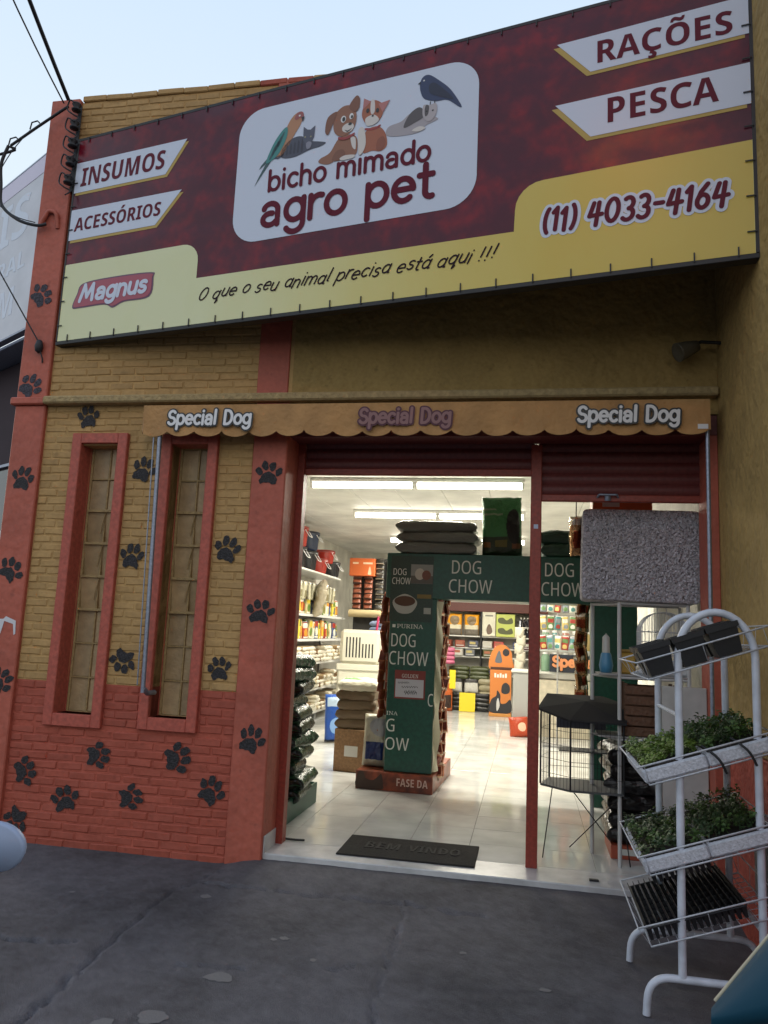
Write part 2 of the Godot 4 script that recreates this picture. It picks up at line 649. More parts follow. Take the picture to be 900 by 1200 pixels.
# painted masonry: soft blotches, fine grit and a few chipped flecks
func wall_grain() -> Texture2D:
	var a := noise_image(51, 0.008, 0.0, 1.0, 512, 4).get_data()
	var b := noise_image(52, 0.11, 0.0, 1.0, 512, 3).get_data()
	var c := noise_image(53, 0.035, 0.0, 1.0, 512, 4).get_data()
	for i in a.size():
		var v := 0.80 + 0.13 * a[i] / 255.0 + 0.09 * b[i] / 255.0
		if c[i] < 62:
			v -= 0.16 * (62 - c[i]) / 62.0
		a[i] = int(255.0 * clampf(v, 0.3, 1.0))
	return ImageTexture.create_from_image(Image.create_from_data(512, 512, false, Image.FORMAT_L8, a))

func make_materials() -> void:
	var g1 := grain("g_fine", 11, 0.05, 0.80, 1.0, 5)
	var g2 := grain("g_coarse", 12, 0.012, 0.84, 1.0, 5)
	var n1 := relief("n_fine", 13, 0.08, 5.0, 4)
	var n2 := relief("n_lumpy", 14, 0.025, 8.0, 4)
	var gw := wall_grain()
	for k in 3:
		var f: float = [0.92, 0.895, 0.945][k]
		rich("brick_yellow%d" % k, [0.56 * f, 0.345 * f, 0.135 * f], 0.75, gw, 0.37 + 0.05 * k, n2, 0.22)
		rich("brick_red%d" % k, [0.47 * f, 0.100 * f, 0.060 * f], 0.7, gw, 0.37 + 0.05 * k, n2, 0.22)
	rich("wall_yellow", [0.50, 0.31, 0.12], 0.8, g2, 0.7, n2, 0.6)
	rich("wall_red", [0.43, 0.092, 0.056], 0.8, g2, 0.7, n2, 0.6)
	rich("plaster_red", [0.50, 0.118, 0.074], 0.6, gw, 0.41, n1, 0.12)
	rich("plaster_ochre", [0.40, 0.265, 0.09], 0.85, gw, 0.5, n1, 0.35)
	rich("trim_red", [0.50, 0.105, 0.07], 0.55, g1, 1.6, n1, 0.12)
	rich("steel_red", [0.34, 0.050, 0.030], 0.45, g1, 2.0, n1, 0.12)
	rich("shutter_red", [0.17, 0.032, 0.03], 0.5, g1, 2.0, n1, 0.1)
	rich("ledge_ochre", [0.45, 0.33, 0.16], 0.8, g1, 1.4, n1, 0.5)
	rich("paw_black", [0.05, 0.045, 0.055], 0.7, grain("g_worn", 21, 0.06, 0.30, 1.0, 5), 3.0, n1, 0.5)
	rich("paw_faded", [0.10, 0.09, 0.13], 0.7, grain("g_worn", 21, 0.06, 0.55, 1.0, 5), 3.0, n1, 0.5)
	rich("white_wall", [0.76, 0.74, 0.67], 0.8, g2, 0.5, n1, 0.2)
	rich("ceiling_white", [0.80, 0.79, 0.74], 0.55, g2, 0.4)
	rich("floor_tile0", [0.68, 0.685, 0.67], 0.09, g2, 0.5)
	rich("floor_tile1", [0.65, 0.655, 0.64], 0.11, g2, 0.5)
	rich("grout", [0.26, 0.25, 0.22], 0.9, g1, 2.0)
	rich("marble", [0.62, 0.62, 0.63], 0.25, g2, 1.4)
	rich("grey_metal", [0.32, 0.36, 0.46], 0.35, g1, 3.0, null, 0.0, 0.55)
	rich("white_tube", [0.66, 0.70, 0.80], 0.35, g2, 3.0)
	rich("white_wire", [0.62, 0.64, 0.70], 0.4, g1, 3.0)
	rich("black_plastic", [0.014, 0.014, 0.017], 0.5, g1, 3.0)
	rich("dark_cable", [0.018, 0.019, 0.026], 0.6, g1, 3.0)
	rich("cardboard", [0.34, 0.20, 0.10], 0.85, g1, 2.0, n1, 0.3)
	rich("wood_brown", [0.16, 0.075, 0.04], 0.6, g1, 1.2, n1, 0.3)
	rich("display_green", [0.010, 0.095, 0.060], 0.35, g1, 1.5)
	rich("grey_shelf", [0.42, 0.42, 0.42], 0.4, g1, 2.0, null, 0.0, 0.3)
	rich("styrofoam", [0.66, 0.68, 0.76], 0.9, g1, 4.0, n1, 0.5)
	mat("print_white", [0.80, 0.80, 0.80], 0.4)
	mat("print_maroon", [0.14, 0.012, 0.03], 0.4)
	mat("print_dark", [0.028, 0.008, 0.016], 0.4)
	mat("print_black", [0.012, 0.012, 0.014], 0.4)

# ---------------------------------------------------------------- ground: worn, cracked asphalt pavement
func seg_dist(p: Vector2, a: Vector2, b: Vector2) -> float:
	return p.distance_to(Geometry2D.get_closest_point_to_segment(p, a, b))

func ground_height(x: float, z: float, n: FastNoiseLite) -> float:
	var ramp := 1.0 - smoothstep(0.05, 0.75, z)
	var side := smoothstep(-2.05, -1.72, x)
	var y := lerpf(-0.09, -0.035, ramp * side)
	return y + 0.004 * n.get_noise_2d(x * 3.0, z * 3.0) + 0.0015 * n.get_noise_2d(x * 22.0, z * 22.0)

func ground() -> void:
	var n := FastNoiseLite.new()
	n.seed = 5
	n.frequency = 0.5
	n.fractal_octaves = 4
	var n2 := FastNoiseLite.new()
	n2.seed = 9
	n2.frequency = 1.2
	n2.fractal_octaves = 5
	var cracks := [
		[[-1.95, 0.42], [-1.784, 0.456], [-1.419, 0.48], [-0.994, 0.463], [-0.682, 0.436], [-0.438, 0.473], [-0.2, 0.5]],
		[[-0.682, 0.436], [-0.67, 0.8], [-0.657, 1.142], [-0.625, 1.75], [-0.6, 2.6]],
		[[-1.93, 2.6], [-1.95, 2.13], [-2.0, 1.621], [-2.045, 1.184], [-2.07, 0.616], [-1.941, 0.211]],
		[[-1.598, 1.539], [-1.4, 1.5], [-1.274, 1.471]], [[-0.902, 1.359], [-0.86, 1.345], [-0.804, 1.3]],
		[[-2.9, 1.45], [-2.5, 1.5], [-2.2, 1.42]]]
	# dried paint drips and chewing gum, as in the photograph: x, z, radius
	var spots := [[-1.354, 1.594, 0.07], [-1.834, 0.643, 0.035], [-1.481, 2.01, 0.07], [-1.637, 2.109, 0.05], [-1.212, 1.09, 0.03], [-1.26, 1.12, 0.02], [-1.0, 1.3, 0.02], [-0.3, 1.0, 0.02], [-2.6, 0.8, 0.02], [0.1, 1.3, 0.03]]
	var st := begin()
	var x0 := -4.6
	var x1 := 1.2
	var z0 := -0.02
	var z1 := 3.2
	var step := 0.022
	var nx := int((x1 - x0) / step)
	var nz := int((z1 - z0) / step)
	var pos := PackedVector3Array()
	var col := PackedColorArray()
	for j in nz + 1:
		for i in nx + 1:
			var x := lerpf(x0, x1, float(i) / nx)
			var z := lerpf(z0, z1, float(j) / nz)
			var y := ground_height(x, z, n)
			var p := Vector2(x + 0.03 * n2.get_noise_2d(x * 4.0, z * 4.0), z + 0.04 * n2.get_noise_2d(z * 4.0 + 9.0, x * 4.0))
			# asphalt pavement on the street: even grey with blotches and grit
			var c := 0.19 + 0.09 * n2.get_noise_2d(x * 0.8, z * 0.8) + 0.06 * n2.get_noise_2d(x * 6.0, z * 6.0) + 0.05 * n.get_noise_2d(x * 60.0, z * 60.0)
			for cr in cracks:
				for k in cr.size() - 1:
					var d := seg_dist(p, Vector2(cr[k][0], cr[k][1]), Vector2(cr[k + 1][0], cr[k + 1][1]))
					if d < 0.015:
						y -= 0.024 * (1.0 - d / 0.015)
			c = maxf(c, 0.03)
			pos.append(Vector3(x, y, z))
			col.append(Color(c * 0.97, c * 0.93, c * 1.06))
	for j in nz:
		for i in nx:
			var a := j * (nx + 1) + i
			for w in [a, a + 1, a + nx + 2, a, a + nx + 2, a + nx + 1]:
				st.set_color(col[w])
				st.set_uv(Vector2(pos[w].x, pos[w].z))
				st.add_vertex(pos[w])
	st.generate_normals()
	var m := rich("asphalt", [1, 1, 1], 0.85, grain("g_grit", 31, 0.35, 0.55, 1.0, 3), 2.2, relief("n_grit", 32, 0.3, 8.0, 3), 0.9)
	m.vertex_color_use_as_albedo = true
	var pv := structure("pavement", st.commit(), m)
	var pm := rich("dried_paint", [0.25, 0.24, 0.25], 0.8, grain("g_grit", 31, 0.35, 0.55, 1.0, 3), 2.2)
	for s in spots:
		var bl := begin()
		var rim := []
		for k in 18:
			var a := TAU * k / 18.0
			var rr: float = s[2] * (0.75 + 0.45 * n2.get_noise_2d(s[0] * 50.0 + 3.0 * cos(a), s[1] * 50.0 + 3.0 * sin(a)))
			var p2 := Vector2(s[0] + rr * 1.2 * cos(a), s[1] + rr * sin(a))
			rim.append(Vector3(p2.x, ground_height(p2.x, p2.y, n) + 0.0025, p2.y))
		var mid := Vector3(s[0], ground_height(s[0], s[1], n) + 0.0025, s[1])
		for k in 18:
			tri(bl, mid, rim[k], rim[(k + 1) % 18], Vector3.UP)
		part(pv, "paint_drip", bl.commit(), pm)
	var road := rich("asphalt_road", [0.15, 0.145, 0.155], 0.9, grain("g_grit", 31, 0.35, 0.55, 1.0, 3), 1.1, relief("n_grit", 32, 0.3, 8.0, 3), 0.9)
	structure("ground", box(240, 0.2, 240, 0.0), road, at(0, -0.225, 100))

# ---------------------------------------------------------------- the room behind the facade
func shop_shell() -> void:
	var wl := rich("white_wall", [], 0.8, null, 1)
	var b := span(-4.05, -3.9, -0.2, 3.4, -11.6, -0.25)
	structure("wall_left", b[0], wl, b[1])
	b = span(1.2, 1.35, -0.2, 3.4, -11.6, -0.35)
	structure("wall_right", b[0], wl, b[1])
	b = span(-4.05, 1.35, -0.2, 3.4, -11.75, -11.6)
	structure("wall_back", b[0], wl, b[1])
	# floor: grout bed with single tiles
	b = span(-3.9, 1.2, -0.2, -0.005, -11.6, -0.332, 0.0)
	var fl := structure("shop_floor", b[0], mats["grout"], b[1])
	var tiles := []
	var ts := 0.43
	for ix in range(-8, 4):
		for iz in 27:
			var xa := maxf(-0.395 + ts * ix + 0.0015, -3.9)
			var xb := minf(-0.395 + ts * (ix + 1) - 0.0015, 1.2)
			var za := -0.335 - ts * iz
			var zb := maxf(za - ts + 0.003, -11.6)
			if xb - xa < 0.03 or za - zb < 0.03:
				continue
			tiles.append([xa, xb, za, zb])
	tiles.sort_custom(func(p, q): return absf(p[0] + 0.6) - p[2] * 0.7 < absf(q[0] + 0.6) - q[2] * 0.7)
	var rest := begin()
	var o := fl.position
	for k in tiles.size():
		var t: Array = tiles[k]
		var y := rng.randf_range(-0.0006, 0.0006)
		if k < 290:
			var s := span(t[0], t[1], -0.012, y, t[2], t[3], 0.0015)
			var xf: Transform3D = s[1]
			xf.origin -= o
			xf.basis = Basis.from_euler(Vector3(rng.randf_range(-0.0012, 0.0012), 0, rng.randf_range(-0.0012, 0.0012)))
			part(fl, "tile", s[0], mats["floor_tile%d" % rng.randi_range(0, 1)], xf)
		else:
			add_box(rest, Vector3((t[0] + t[1]) / 2, -0.006, (t[2] + t[3]) / 2) - o, Vector3(t[1] - t[0], 0.012, t[2] - t[3]), 0.0015)
	if tiles.size() > 290:
		part(fl, "tile_field", rest.commit(), mats["floor_tile0"]).set_meta("kind", "stuff")
	# ceiling: backing and panels
	b = span(-3.9, 1.2, 3.215, 3.4, -11.6, -0.2, 0.0)
	var ce := structure("ceiling", b[0], mat("ceiling_gap", [0.16, 0.15, 0.13], 0.9), b[1])
	for ix in 9:
		for iz in 10:
			var xa := -3.9 + 0.57 * ix
			var xb := minf(xa + 0.566, 1.2)
			var za := -0.2 - 1.2 * iz
			var zb := maxf(za - 1.196, -11.6)
			var s := span(xa, xb, 3.2 + rng.randf_range(0, 0.001), 3.2145, za, zb, 0.003)
			var xf: Transform3D = s[1]
			xf.origin -= ce.position
			part(ce, "panel", s[0], mats["ceiling_white"], xf)
	# marble threshold with its step down to the pavement
	b = span(-1.72, 1.2, -0.16, 0.001, -0.331, -0.005, 0.006)
	structure("threshold", b[0], mats["marble"], b[1])

# ---------------------------------------------------------------- facade
func paw(parent: Node, x: float, y: float, z: float, turn: float, faded := false) -> void:
	var st := begin()
	var pad := smooth_poly([[0, 0.006], [0.027, -0.006], [0.047, -0.038], [0.040, -0.064], [0.014, -0.057], [0, -0.055], [-0.014, -0.057], [-0.040, -0.064], [-0.047, -0.038], [-0.027, -0.006]], 4)
	var seed_ := x * 3.7 + y * 5.3
	var shapes := [pad, ellipse(-0.053, 0.006, 0.0175, 0.025, 12, 0.5), ellipse(-0.0205, 0.037, 0.0185, 0.027, 12, 0.15), ellipse(0.0205, 0.037, 0.0185, 0.027, 12, -0.15), ellipse(0.053, 0.006, 0.0175, 0.025, 12, -0.5)]
	for s in shapes:
		var q := PackedVector2Array()
		for p in s:
			var w: Vector2 = (p as Vector2) * (1.36 + 0.05 * sin(x * 31.0))
			w = w * Vector2(1.0 + 0.09 * sin(seed_), 1.0 + 0.07 * cos(seed_ * 2.1)) + Vector2(0.004 * sin(seed_ * 4.0 + w.y * 40.0), 0.003 * cos(seed_ * 3.0 + w.x * 50.0))
			w += Vector2(sin(w.y * 170.0 + x * 9.0), cos(w.x * 150.0 + y * 7.0)) * 0.003
			q.append(w)
		var idx := Geometry2D.triangulate_polygon(q)
		for i in range(0, idx.size(), 3):
			tri(st, Vector3(q[idx[i]].x, q[idx[i]].y, 0), Vector3(q[idx[i + 1]].x, q[idx[i + 1]].y, 0), Vector3(q[idx[i + 2]].x, q[idx[i + 2]].y, 0), Vector3.BACK)
	part(parent, "paw_print", st.commit(), mats["paw_faded" if faded else "paw_black"], rot(Vector3(x, y, z), Vector3(0, 0, turn)))

func facade() -> void:
	var t := thing("shop_building", "ochre and coral painted brick shop front with paw prints", "building")
	var zb := -0.0065
	var wy := rich("wall_yellow", [], 0.8, null, 1)
	var wr := rich("wall_red", [], 0.8, null, 1)
	# window openings
	var wins := [[-3.348, -3.047, 0.815, 2.805], [-2.612, -2.325, 0.83, 2.795]]
	# backing (mortar plane), boxes round the openings
	var wall: Node3D = null
	for s in [[-3.94, -3.348, 0.0], [-3.047, -2.612, 0.0], [-2.325, -1.72, 0.0]]:
		for v in [[-0.2, 1.035, 1], [1.035, 2.795, 0]]:
			var w := pbox(t, "wall", wr if v[2] == 1 else wy, s[0], s[1], v[0], v[1], -0.25, zb, 0.0)
			if wall == null:
				wall = w
	for w in wins:
		pbox(t, "wall", wr, w[0], w[1], -0.2, w[2], -0.25, zb, 0.0)
	pbox(t, "wall", wy, -3.94, -1.72, 2.795, 5.70, -0.25, zb, 0.0)
	pbox(t, "wall", mats["plaster_ochre"], -1.72, 1.2, 3.0, 5.70, -0.25, -0.001, 0.0)
	# header above the door
	pbox(t, "lintel", mats["shutter_red"], -1.72, 1.2, 2.86, 3.0, -0.245, -0.02, 0.004)
	# bricks
	var free := [] # x0, x1, y0, y1 of plain brickwork
	var cols := [[-3.685, -3.425], [-2.972, -2.70], [-2.243, -1.975]]
	for c in cols:
		free.append([c[0], c[1], 0.74, 2.87])
	free.append([-3.685, -1.975, -0.16, 0.715])
	free.append([-3.685, -1.975, 2.895, 3.105])
	free.append([-3.685, -1.975, 3.17, 5.69])
	var pitch := 0.0585
	var lon := 0.205
	var bricks := []
	for f in free:
		var rows := maxi(1, int(round((f[3] - f[2]) / pitch)))
		var ph: float = (f[3] - f[2]) / rows
		for j in rows:
			var y: float = f[2] + ph * (j + 0.5)
			var x: float = f[0] - (lon * 0.5 if j % 2 == 1 else 0.0) - rng.randf_range(0.0, 0.03)
			if f[1] - f[0] < 0.4:
				x = f[0] - (0.11 if j % 2 == 1 else 0.02) - rng.randf_range(0.0, 0.03)
			while x < f[1] - 0.02:
				var xa := maxf(x, f[0])
				var xb: float = minf(x + lon + rng.randf_range(-0.012, 0.012), f[1])
				if f[1] - xb < 0.035:
					xb = f[1]
				if xb - xa > 0.03:
					var d := Vector3((xa + xb) / 2, y - 1.5, 5.2).length()
					var hidden := y > 3.62 + 0.35 * 0 and not (xa < -2.0 and y > 5.25)
					var shade: float = 0.4 if hidden else 1.0
					bricks.append([xa, xb, y, ph, (xb - xa) / (d * d) * shade])
				x = xb
	bricks.sort_custom(func(p, q): return p[4] > q[4])
	var stuff := {}
	var o := wall.position
	for k in bricks.size():
		var b: Array = bricks[k]
		var w: float = (b[1] - b[0] - 0.010) if b[1] - b[0] > 0.26 else snappedf(b[1] - b[0] - 0.010, 0.01)
		var h: float = b[3] - 0.009
		var key := "brick%.3f,%.3f,%d" % [w, h, k % 3]
		if not cache.has(key):
			var st := begin()
			add_box(st, Vector3.ZERO, Vector3(w, h, 0.034), 0.006, 0.0028, rng)
			cache[key] = st.commit()
		var red: bool = b[2] < 1.035
		var m: String = ("brick_red%d" if red else "brick_yellow%d") % (k % 3)
		var xf := rot(Vector3((b[0] + b[1]) / 2, b[2] + rng.randf_range(-0.002, 0.002), -0.017 + rng.randf_range(-0.0035, 0.0015)), Vector3(rng.randf_range(-0.02, 0.02), rng.randf_range(-0.008, 0.008), rng.randf_range(-0.012, 0.012)))
		xf.origin -= o
		if k < 295:
			part(wall, "brick", cache[key], mats[m], xf)
		else:
			if not stuff.has(m):
				stuff[m] = begin()
			stuff[m].append_from(cache[key], 0, xf)
	for m in stuff:
		part(wall, "brickwork", stuff[m].commit(), mats[m]).set_meta("kind", "stuff")
	# coping bricks along the top of the wall
	var cx := -3.68
	while cx < 1.1:
		var cw := rng.randf_range(0.2, 0.24)
		var red := cx + cw > -1.99 and cx < -1.74
		part(wall, "coping_brick", box(cw - 0.004, 0.05, 0.262, 0.007), mats["brick_red0" if red else "brick_yellow%d" % rng.randi_range(0, 2)], rot(Vector3(cx + cw / 2, 5.727 + rng.randf_range(-0.005, 0.005), -0.122) - o, Vector3(0, rng.randf_range(-0.02, 0.02), rng.randf_range(-0.02, 0.02))))
		cx += cw
	# pilasters
	var pr := rich("plaster_red", [], 0.6, null, 1)
	for s in [[-0.16, 3.105], [3.165, 5.72]]:
		pbox(t, "pilaster", pr, -3.945, -3.685, s[0], s[1], -0.255, 0.03, 0.008)
	pbox(t, "pilaster", pr, -1.975, -1.718, -0.16, 3.105, -0.253, 0.03, 0.008)
	pbox(t, "pilaster", pr, -1.99, -1.75, 3.165, 5.74, -0.253, 0.006, 0.006)
	# string ledge across the facade
	pbox(t, "ledge", pr, -3.975, -3.682, 3.105, 3.165, -0.25, 0.062, 0.01)
	pbox(t, "ledge", mats["ledge_ochre"], -3.682, 1.195, 3.105, 3.165, -0.245, 0.085, 0.012)
	# white skirting in the door reveal, guide rail of the shutter
	pbox(t, "skirting", mats["marble"], -1.7178, -1.709, -0.03, 0.11, -0.24, 0.0, 0.002)
	pbox(t, "door_jamb", mats["steel_red"], -1.80, -1.668, 0.0, 3.19, -0.345, -0.2555, 0.002)
	pbox(t, "door_jamb", mats["plaster_red"], 1.14, 1.199, 0.0, 2.86, -0.345, -0.02, 0.004)
	pbox(t, "door_post", mats["steel_red"], 0.004, 0.080, 0.0, 2.86, -0.345, -0.262, 0.005)
	part(t, "door_sticker", box(0.03, 0.03, 0.001, 0.0), mat("sticker_blue", [0.45, 0.5, 0.65], 0.5), at(0.042, 2.27, -0.2612))
	# windows
	var k := 0
	for w in wins:
		window(t, w, k)
		k += 1
	# paw prints
	for p in [[-3.327, 3.021, 0.1], [-2.827, 2.61, -0.35], [-2.858, 1.964, -0.1], [-2.123, 2.032, -0.2], [-2.854, 1.202, 2.9], [-2.119, 1.192, 0.15], [-2.97, 0.543, -1.45], [-3.53, 0.397, -1.3], [-2.37, 0.569, -1.3], [-3.2, 0.236, 0.25], [-2.694, 0.282, -1.4], [-2.109, 0.374, -0.5], [-3.568, 0.055, 2.7]]:
		paw(t, p[0], p[1], 0.006, p[2])
	for p in [[-3.827, 4.008, -0.8, 1], [-3.831, 3.263, -0.7, 1], [-3.804, 2.532, -0.2, 0], [-3.814, 1.834, -0.6, 0], [-3.784, 1.015, -0.9, 0]]:
		paw(t, p[0], p[1], 0.0335, p[2], p[3] == 1)
	for p in [[-1.843, 2.583, -0.05], [-1.837, 1.599, -0.1], [-1.836, 0.735, -0.35]]:
		paw(t, p[0], p[1], 0.0335, p[2])
	# torn paper left on the pilaster
	part(t, "torn_paper", flat_poly(poly([[-3.95, 1.40], [-3.93, 1.46], [-3.84, 1.465], [-3.82, 1.485], [-3.735, 1.455], [-3.728, 1.36], [-3.742, 1.35], [-3.755, 1.43], [-3.83, 1.45], [-3.85, 1.36], [-3.87, 1.33], [-3.89, 1.37], [-3.9, 1.43], [-3.93, 1.42]])), mat("paper", [0.62, 0.62, 0.66], 0.8), at(0.012, 0, 0.0335))

func window(t: Node3D, w: Array, k: int) -> void:
	var tr := mats["trim_red"] as Material
	var wn := Node3D.new()
	wn.name = numbered(t, "window")
	t.add_child(wn, true)
	var g := 0.077
	# raised plaster surround
	pbox(wn, "surround", tr, w[0] - g, w[0], w[2] - g - 0.01, w[3] + g, -0.12, 0.032, 0.005)
	pbox(wn, "surround", tr, w[1], w[1] + g, w[2] - g - 0.01, w[3] + g, -0.12, 0.032, 0.005)
	pbox(wn, "surround", tr, w[0], w[1], w[3], w[3] + g, -0.12, 0.0315, 0.004)
	pbox(wn, "sill", tr, w[0], w[1], w[2] - g - 0.01, w[2], -0.12, 0.0315, 0.004)
	# deep reveals
	pbox(wn, "reveal", tr, w[0] - 0.01, w[0] + 0.004, w[2], w[3], -0.25, -0.1202, 0.0)
	pbox(wn, "reveal", tr, w[1] - 0.004, w[1] + 0.01, w[2], w[3], -0.25, -0.1202, 0.0)
	# tilting metal sashes painted ochre, with painted-over panes
	var fr := rich("sash_ochre", [0.40, 0.28, 0.12], 0.6, texs["g_fine"], 2.0, texs["n_fine"], 0.3)
	var glass := []
	for v in 4:
		var f: float = [1.0, 0.92, 1.08, 0.84][v]
		var gm := rich("frosted_pane%d" % v, [0.46 * f, 0.325 * f, 0.17 * f], 0.36, grain("g_streak", 44, 0.02, 0.84, 1.0, 4), 1.1 + 0.3 * v, texs["n_fine"], 0.15)
		glass.append(gm)
	var z := -0.135
	var rows := 8
	var hh: float = (w[3] - w[2]) / rows
	var mx: float = (w[0] + w[1]) / 2 + 0.012
	pbox(wn, "frame", fr, w[0] + 0.004, w[0] + 0.022, w[2], w[3], z - 0.02, z + 0.008, 0.002)
	pbox(wn, "frame", fr, w[1] - 0.022, w[1] - 0.004, w[2], w[3], z - 0.02, z + 0.008, 0.002)
	pbox(wn, "frame", fr, mx - 0.007, mx + 0.007, w[2], w[3], z - 0.02, z + 0.006, 0.002)
	for r in rows + 1:
		var y: float = w[2] + hh * r
		var thick := r >= 3 and r <= 6
		pbox(wn, "bar", fr, w[0] + 0.022, w[1] - 0.022, y - (0.010 if thick else 0.006), y + (0.010 if thick else 0.006), z - 0.02, z + (0.030 if thick else 0.007), 0.002)
	for r in rows:
		for c in 2:
			var xa: float = w[0] + 0.022 if c == 0 else mx + 0.007
			var xb: float = mx - 0.007 if c == 0 else w[1] - 0.022
			var tilt := rng.randf_range(0.08, 0.14) if (r >= 3 and r <= 5) else rng.randf_range(-0.01, 0.01)
			var sw := Vector3(tilt, rng.randf_range(-0.02, 0.02), 0)
			part(wn, "pane", box(xb - xa, hh - 0.016, 0.004, 0.0), glass[(r * 3 + c + k + rng.randi_range(0, 1)) % 4], rot(Vector3((xa + xb) / 2, w[2] + hh * (r + 0.5), z - 0.008), sw))
		if r >= 3 and r <= 5:
			part(wn, "lever", tube([Vector3(mx + 0.012, w[2] + hh * (r + 1), z + 0.015), Vector3(mx - 0.006, w[2] + hh * (r + 0.62), z + 0.02), Vector3(mx - 0.02, w[2] + hh * (r + 0.3), z + 0.01)], 0.005, 6), fr)
	# closed inside: roller blind behind the sashes keeps the room's light in
	pbox(wn, "blind", mat("blind", [0.3, 0.24, 0.14], 0.9), w[0] + 0.004, w[1] - 0.004, w[2], w[3], -0.245, -0.215, 0.0)

func side_wall() -> void:
	var t := thing("side_wall", "tall ochre plastered wall with a coral base beside the shop front", "wall")
	var po := rich("plaster_ochre", [], 0.85, null, 1)
	pbox(t, "wall_upper", po, 1.2, 1.45, 0.93, 7.2, -0.25, 2.2, 0.01)
	pbox(t, "wall_base", rich("plaster_red2", [0.44, 0.075, 0.045], 0.7, texs["g_coarse"], 0.8, texs["n_fine"], 0.6), 1.197, 1.45, -0.3, 0.93, -0.003, 2.2, 0.006)
	var l := thing("wall_lamp", "unlit dark spotlight on a bracket under the billboard", "lamp", Vector3(1.02, 3.42, 0.12))
	part(l, "bracket", tube([Vector3(0.18, 0.02, 0.0), Vector3(0.06, 0.03, 0.0), Vector3(0.0, 0.0, 0.02)], 0.012, 8), mats["black_plastic"])
	part(l, "housing", lathe([V(0.0, 0.07), V(0.035, 0.06), V(0.05, 0.0), V(0.062, -0.07), V(0.064, -0.085), V(0.055, -0.08), V(0.0, -0.07)], 18), mat("lamp_shell", [0.10, 0.085, 0.06], 0.5), rot(Vector3(-0.02, -0.02, 0.02), Vector3(-0.5, 0, -1.1)))
	var bx := thing("meter_box", "grey metal service box on the coral base of the side wall", "box", Vector3(1.197, 0.48, 1.02))
	pbox(bx, "case", mats["grey_metal"], -0.075, 0.0, -0.2, 0.2, -0.14, 0.14, 0.01)
	pbox(bx, "cover", rich("grey_paint", [0.2, 0.21, 0.22], 0.5, texs["g_fine"], 3.0), -0.083, -0.0755, -0.18, 0.18, -0.12, 0.12, 0.003)

func neighbour() -> void:
	# the next shop's pale banner, set back beyond the pilaster
	var t := thing("neighbour_billboard", "pale sun-bleached banner with faint blue letters beyond the coral pilaster", "billboard", Vector3(-4.12, 3.855, -0.22), -atan2(0.42, 0.70))
	var pm := rich("banner_pale", [0.76, 0.77, 0.84], 0.5, texs["g_coarse"], 0.5)
	pbox(t, "panel", pm, -2.4, 0.0, 0.0, 1.56, -0.05, 0.0, 0.003)
	pbox(t, "frame", mats["grey_metal"], -2.41, 0.01, -0.02, -0.001, -0.06, 0.005, 0.003)
	pbox(t, "frame", mats["grey_metal"], -2.41, 0.01, 1.561, 1.58, -0.06, 0.005, 0.003)
	pbox(t, "stripe", mat("banner_lilac", [0.68, 0.63, 0.78], 0.5), -2.4, 0.0, 1.40, 1.56, 0.0005, 0.003, 0.0)
	var fb := mat("faded_blue", [0.68, 0.73, 0.84], 0.5)
	letters(t, "lettering", "IS", fb, -0.85, 0.92, 0.62, 0.40, 0.0012)
	letters(t, "lettering", "ERAL", fb, -0.95, 0.60, 0.75, 0.16, 0.0012)
	letters(t, "lettering", "FM", fb, -0.85, 0.2, 0.5, 0.26, 0.0012)
	var h := thing("neighbour_building", "dark maroon shop front under the bleached banner", "building", Vector3(-4.1, -0.2, -0.45), -atan2(0.42, 0.70))
	var dm := rich("maroon_wall", [0.035, 0.016, 0.026], 0.8, texs["g_coarse"], 0.6)
	pbox(h, "wall", dm, -3.2, 0.0, 0.0, 4.03, -1.6, -0.12, 0.01)
	pbox(h, "eave", mats["grey_metal"], -3.2, 0.0, 4.0301, 4.06, -0.3, 0.12, 0.004)
	pbox(h, "door_frame", mats["grey_metal"], -1.6, -0.02, 3.02, 3.05, -0.118, -0.09, 0.003)
	pbox(h, "window", mat("dark_glass", [0.05, 0.055, 0.06], 0.1), -1.6, -0.02, 1.3, 3.0, -0.118, -0.11, 0.002)
	pbox(h, "counter", mat("pale_shelf", [0.5, 0.5, 0.52], 0.5), -1.2, -0.02, 2.35, 2.42, -0.1, -0.04, 0.003)

# ---------------------------------------------------------------- billboard (4.9 x 1.75 m, its right end stands out from the facade)
func maroon_texture() -> Texture2D:
	var w := 1024
	var h := 384
	var n := FastNoiseLite.new()
	n.seed = 71
	n.frequency = 0.014
	n.fractal_octaves = 5
	var n2 := FastNoiseLite.new()
	n2.seed = 72
	n2.frequency = 0.045
	n2.fractal_octaves = 3
	var im := Image.create(w, h, false, Image.FORMAT_RGB8)
	for j in h:
		for i in w:
			var a := clampf(0.5 + 0.75 * n.get_noise_2d(i, j) + 0.35 * n2.get_noise_2d(i, j), 0.0, 1.0)
			im.set_pixel(i, j, Color(0.29, 0.07, 0.16).lerp(Color(0.50, 0.09, 0.15), a * a * 0.85 + 0.05))
	return ImageTexture.create_from_image(im)

func yellow_texture() -> Texture2D:
	var n := FastNoiseLite.new()
	n.seed = 77
	n.frequency = 0.02
	n.fractal_octaves = 4
	var im := Image.create(512, 64, false, Image.FORMAT_RGB8)
	for j in 64:
		for i in 512:
			var k := clampf(smoothstep(0.2, 0.85, i / 512.0) + 0.08 * n.get_noise_2d(i, j), 0.0, 1.0)
			im.set_pixel(i, j, Color(0.84, 0.85, 0.68).lerp(Color(0.80, 0.70, 0.30), k))
	return ImageTexture.create_from_image(im)

func shape_on(t: Node3D, called: String, pts: PackedVector2Array, m: Material, z: float) -> MeshInstance3D:
	return part(t, called, flat_poly(pts), m, at(0, 0, z))

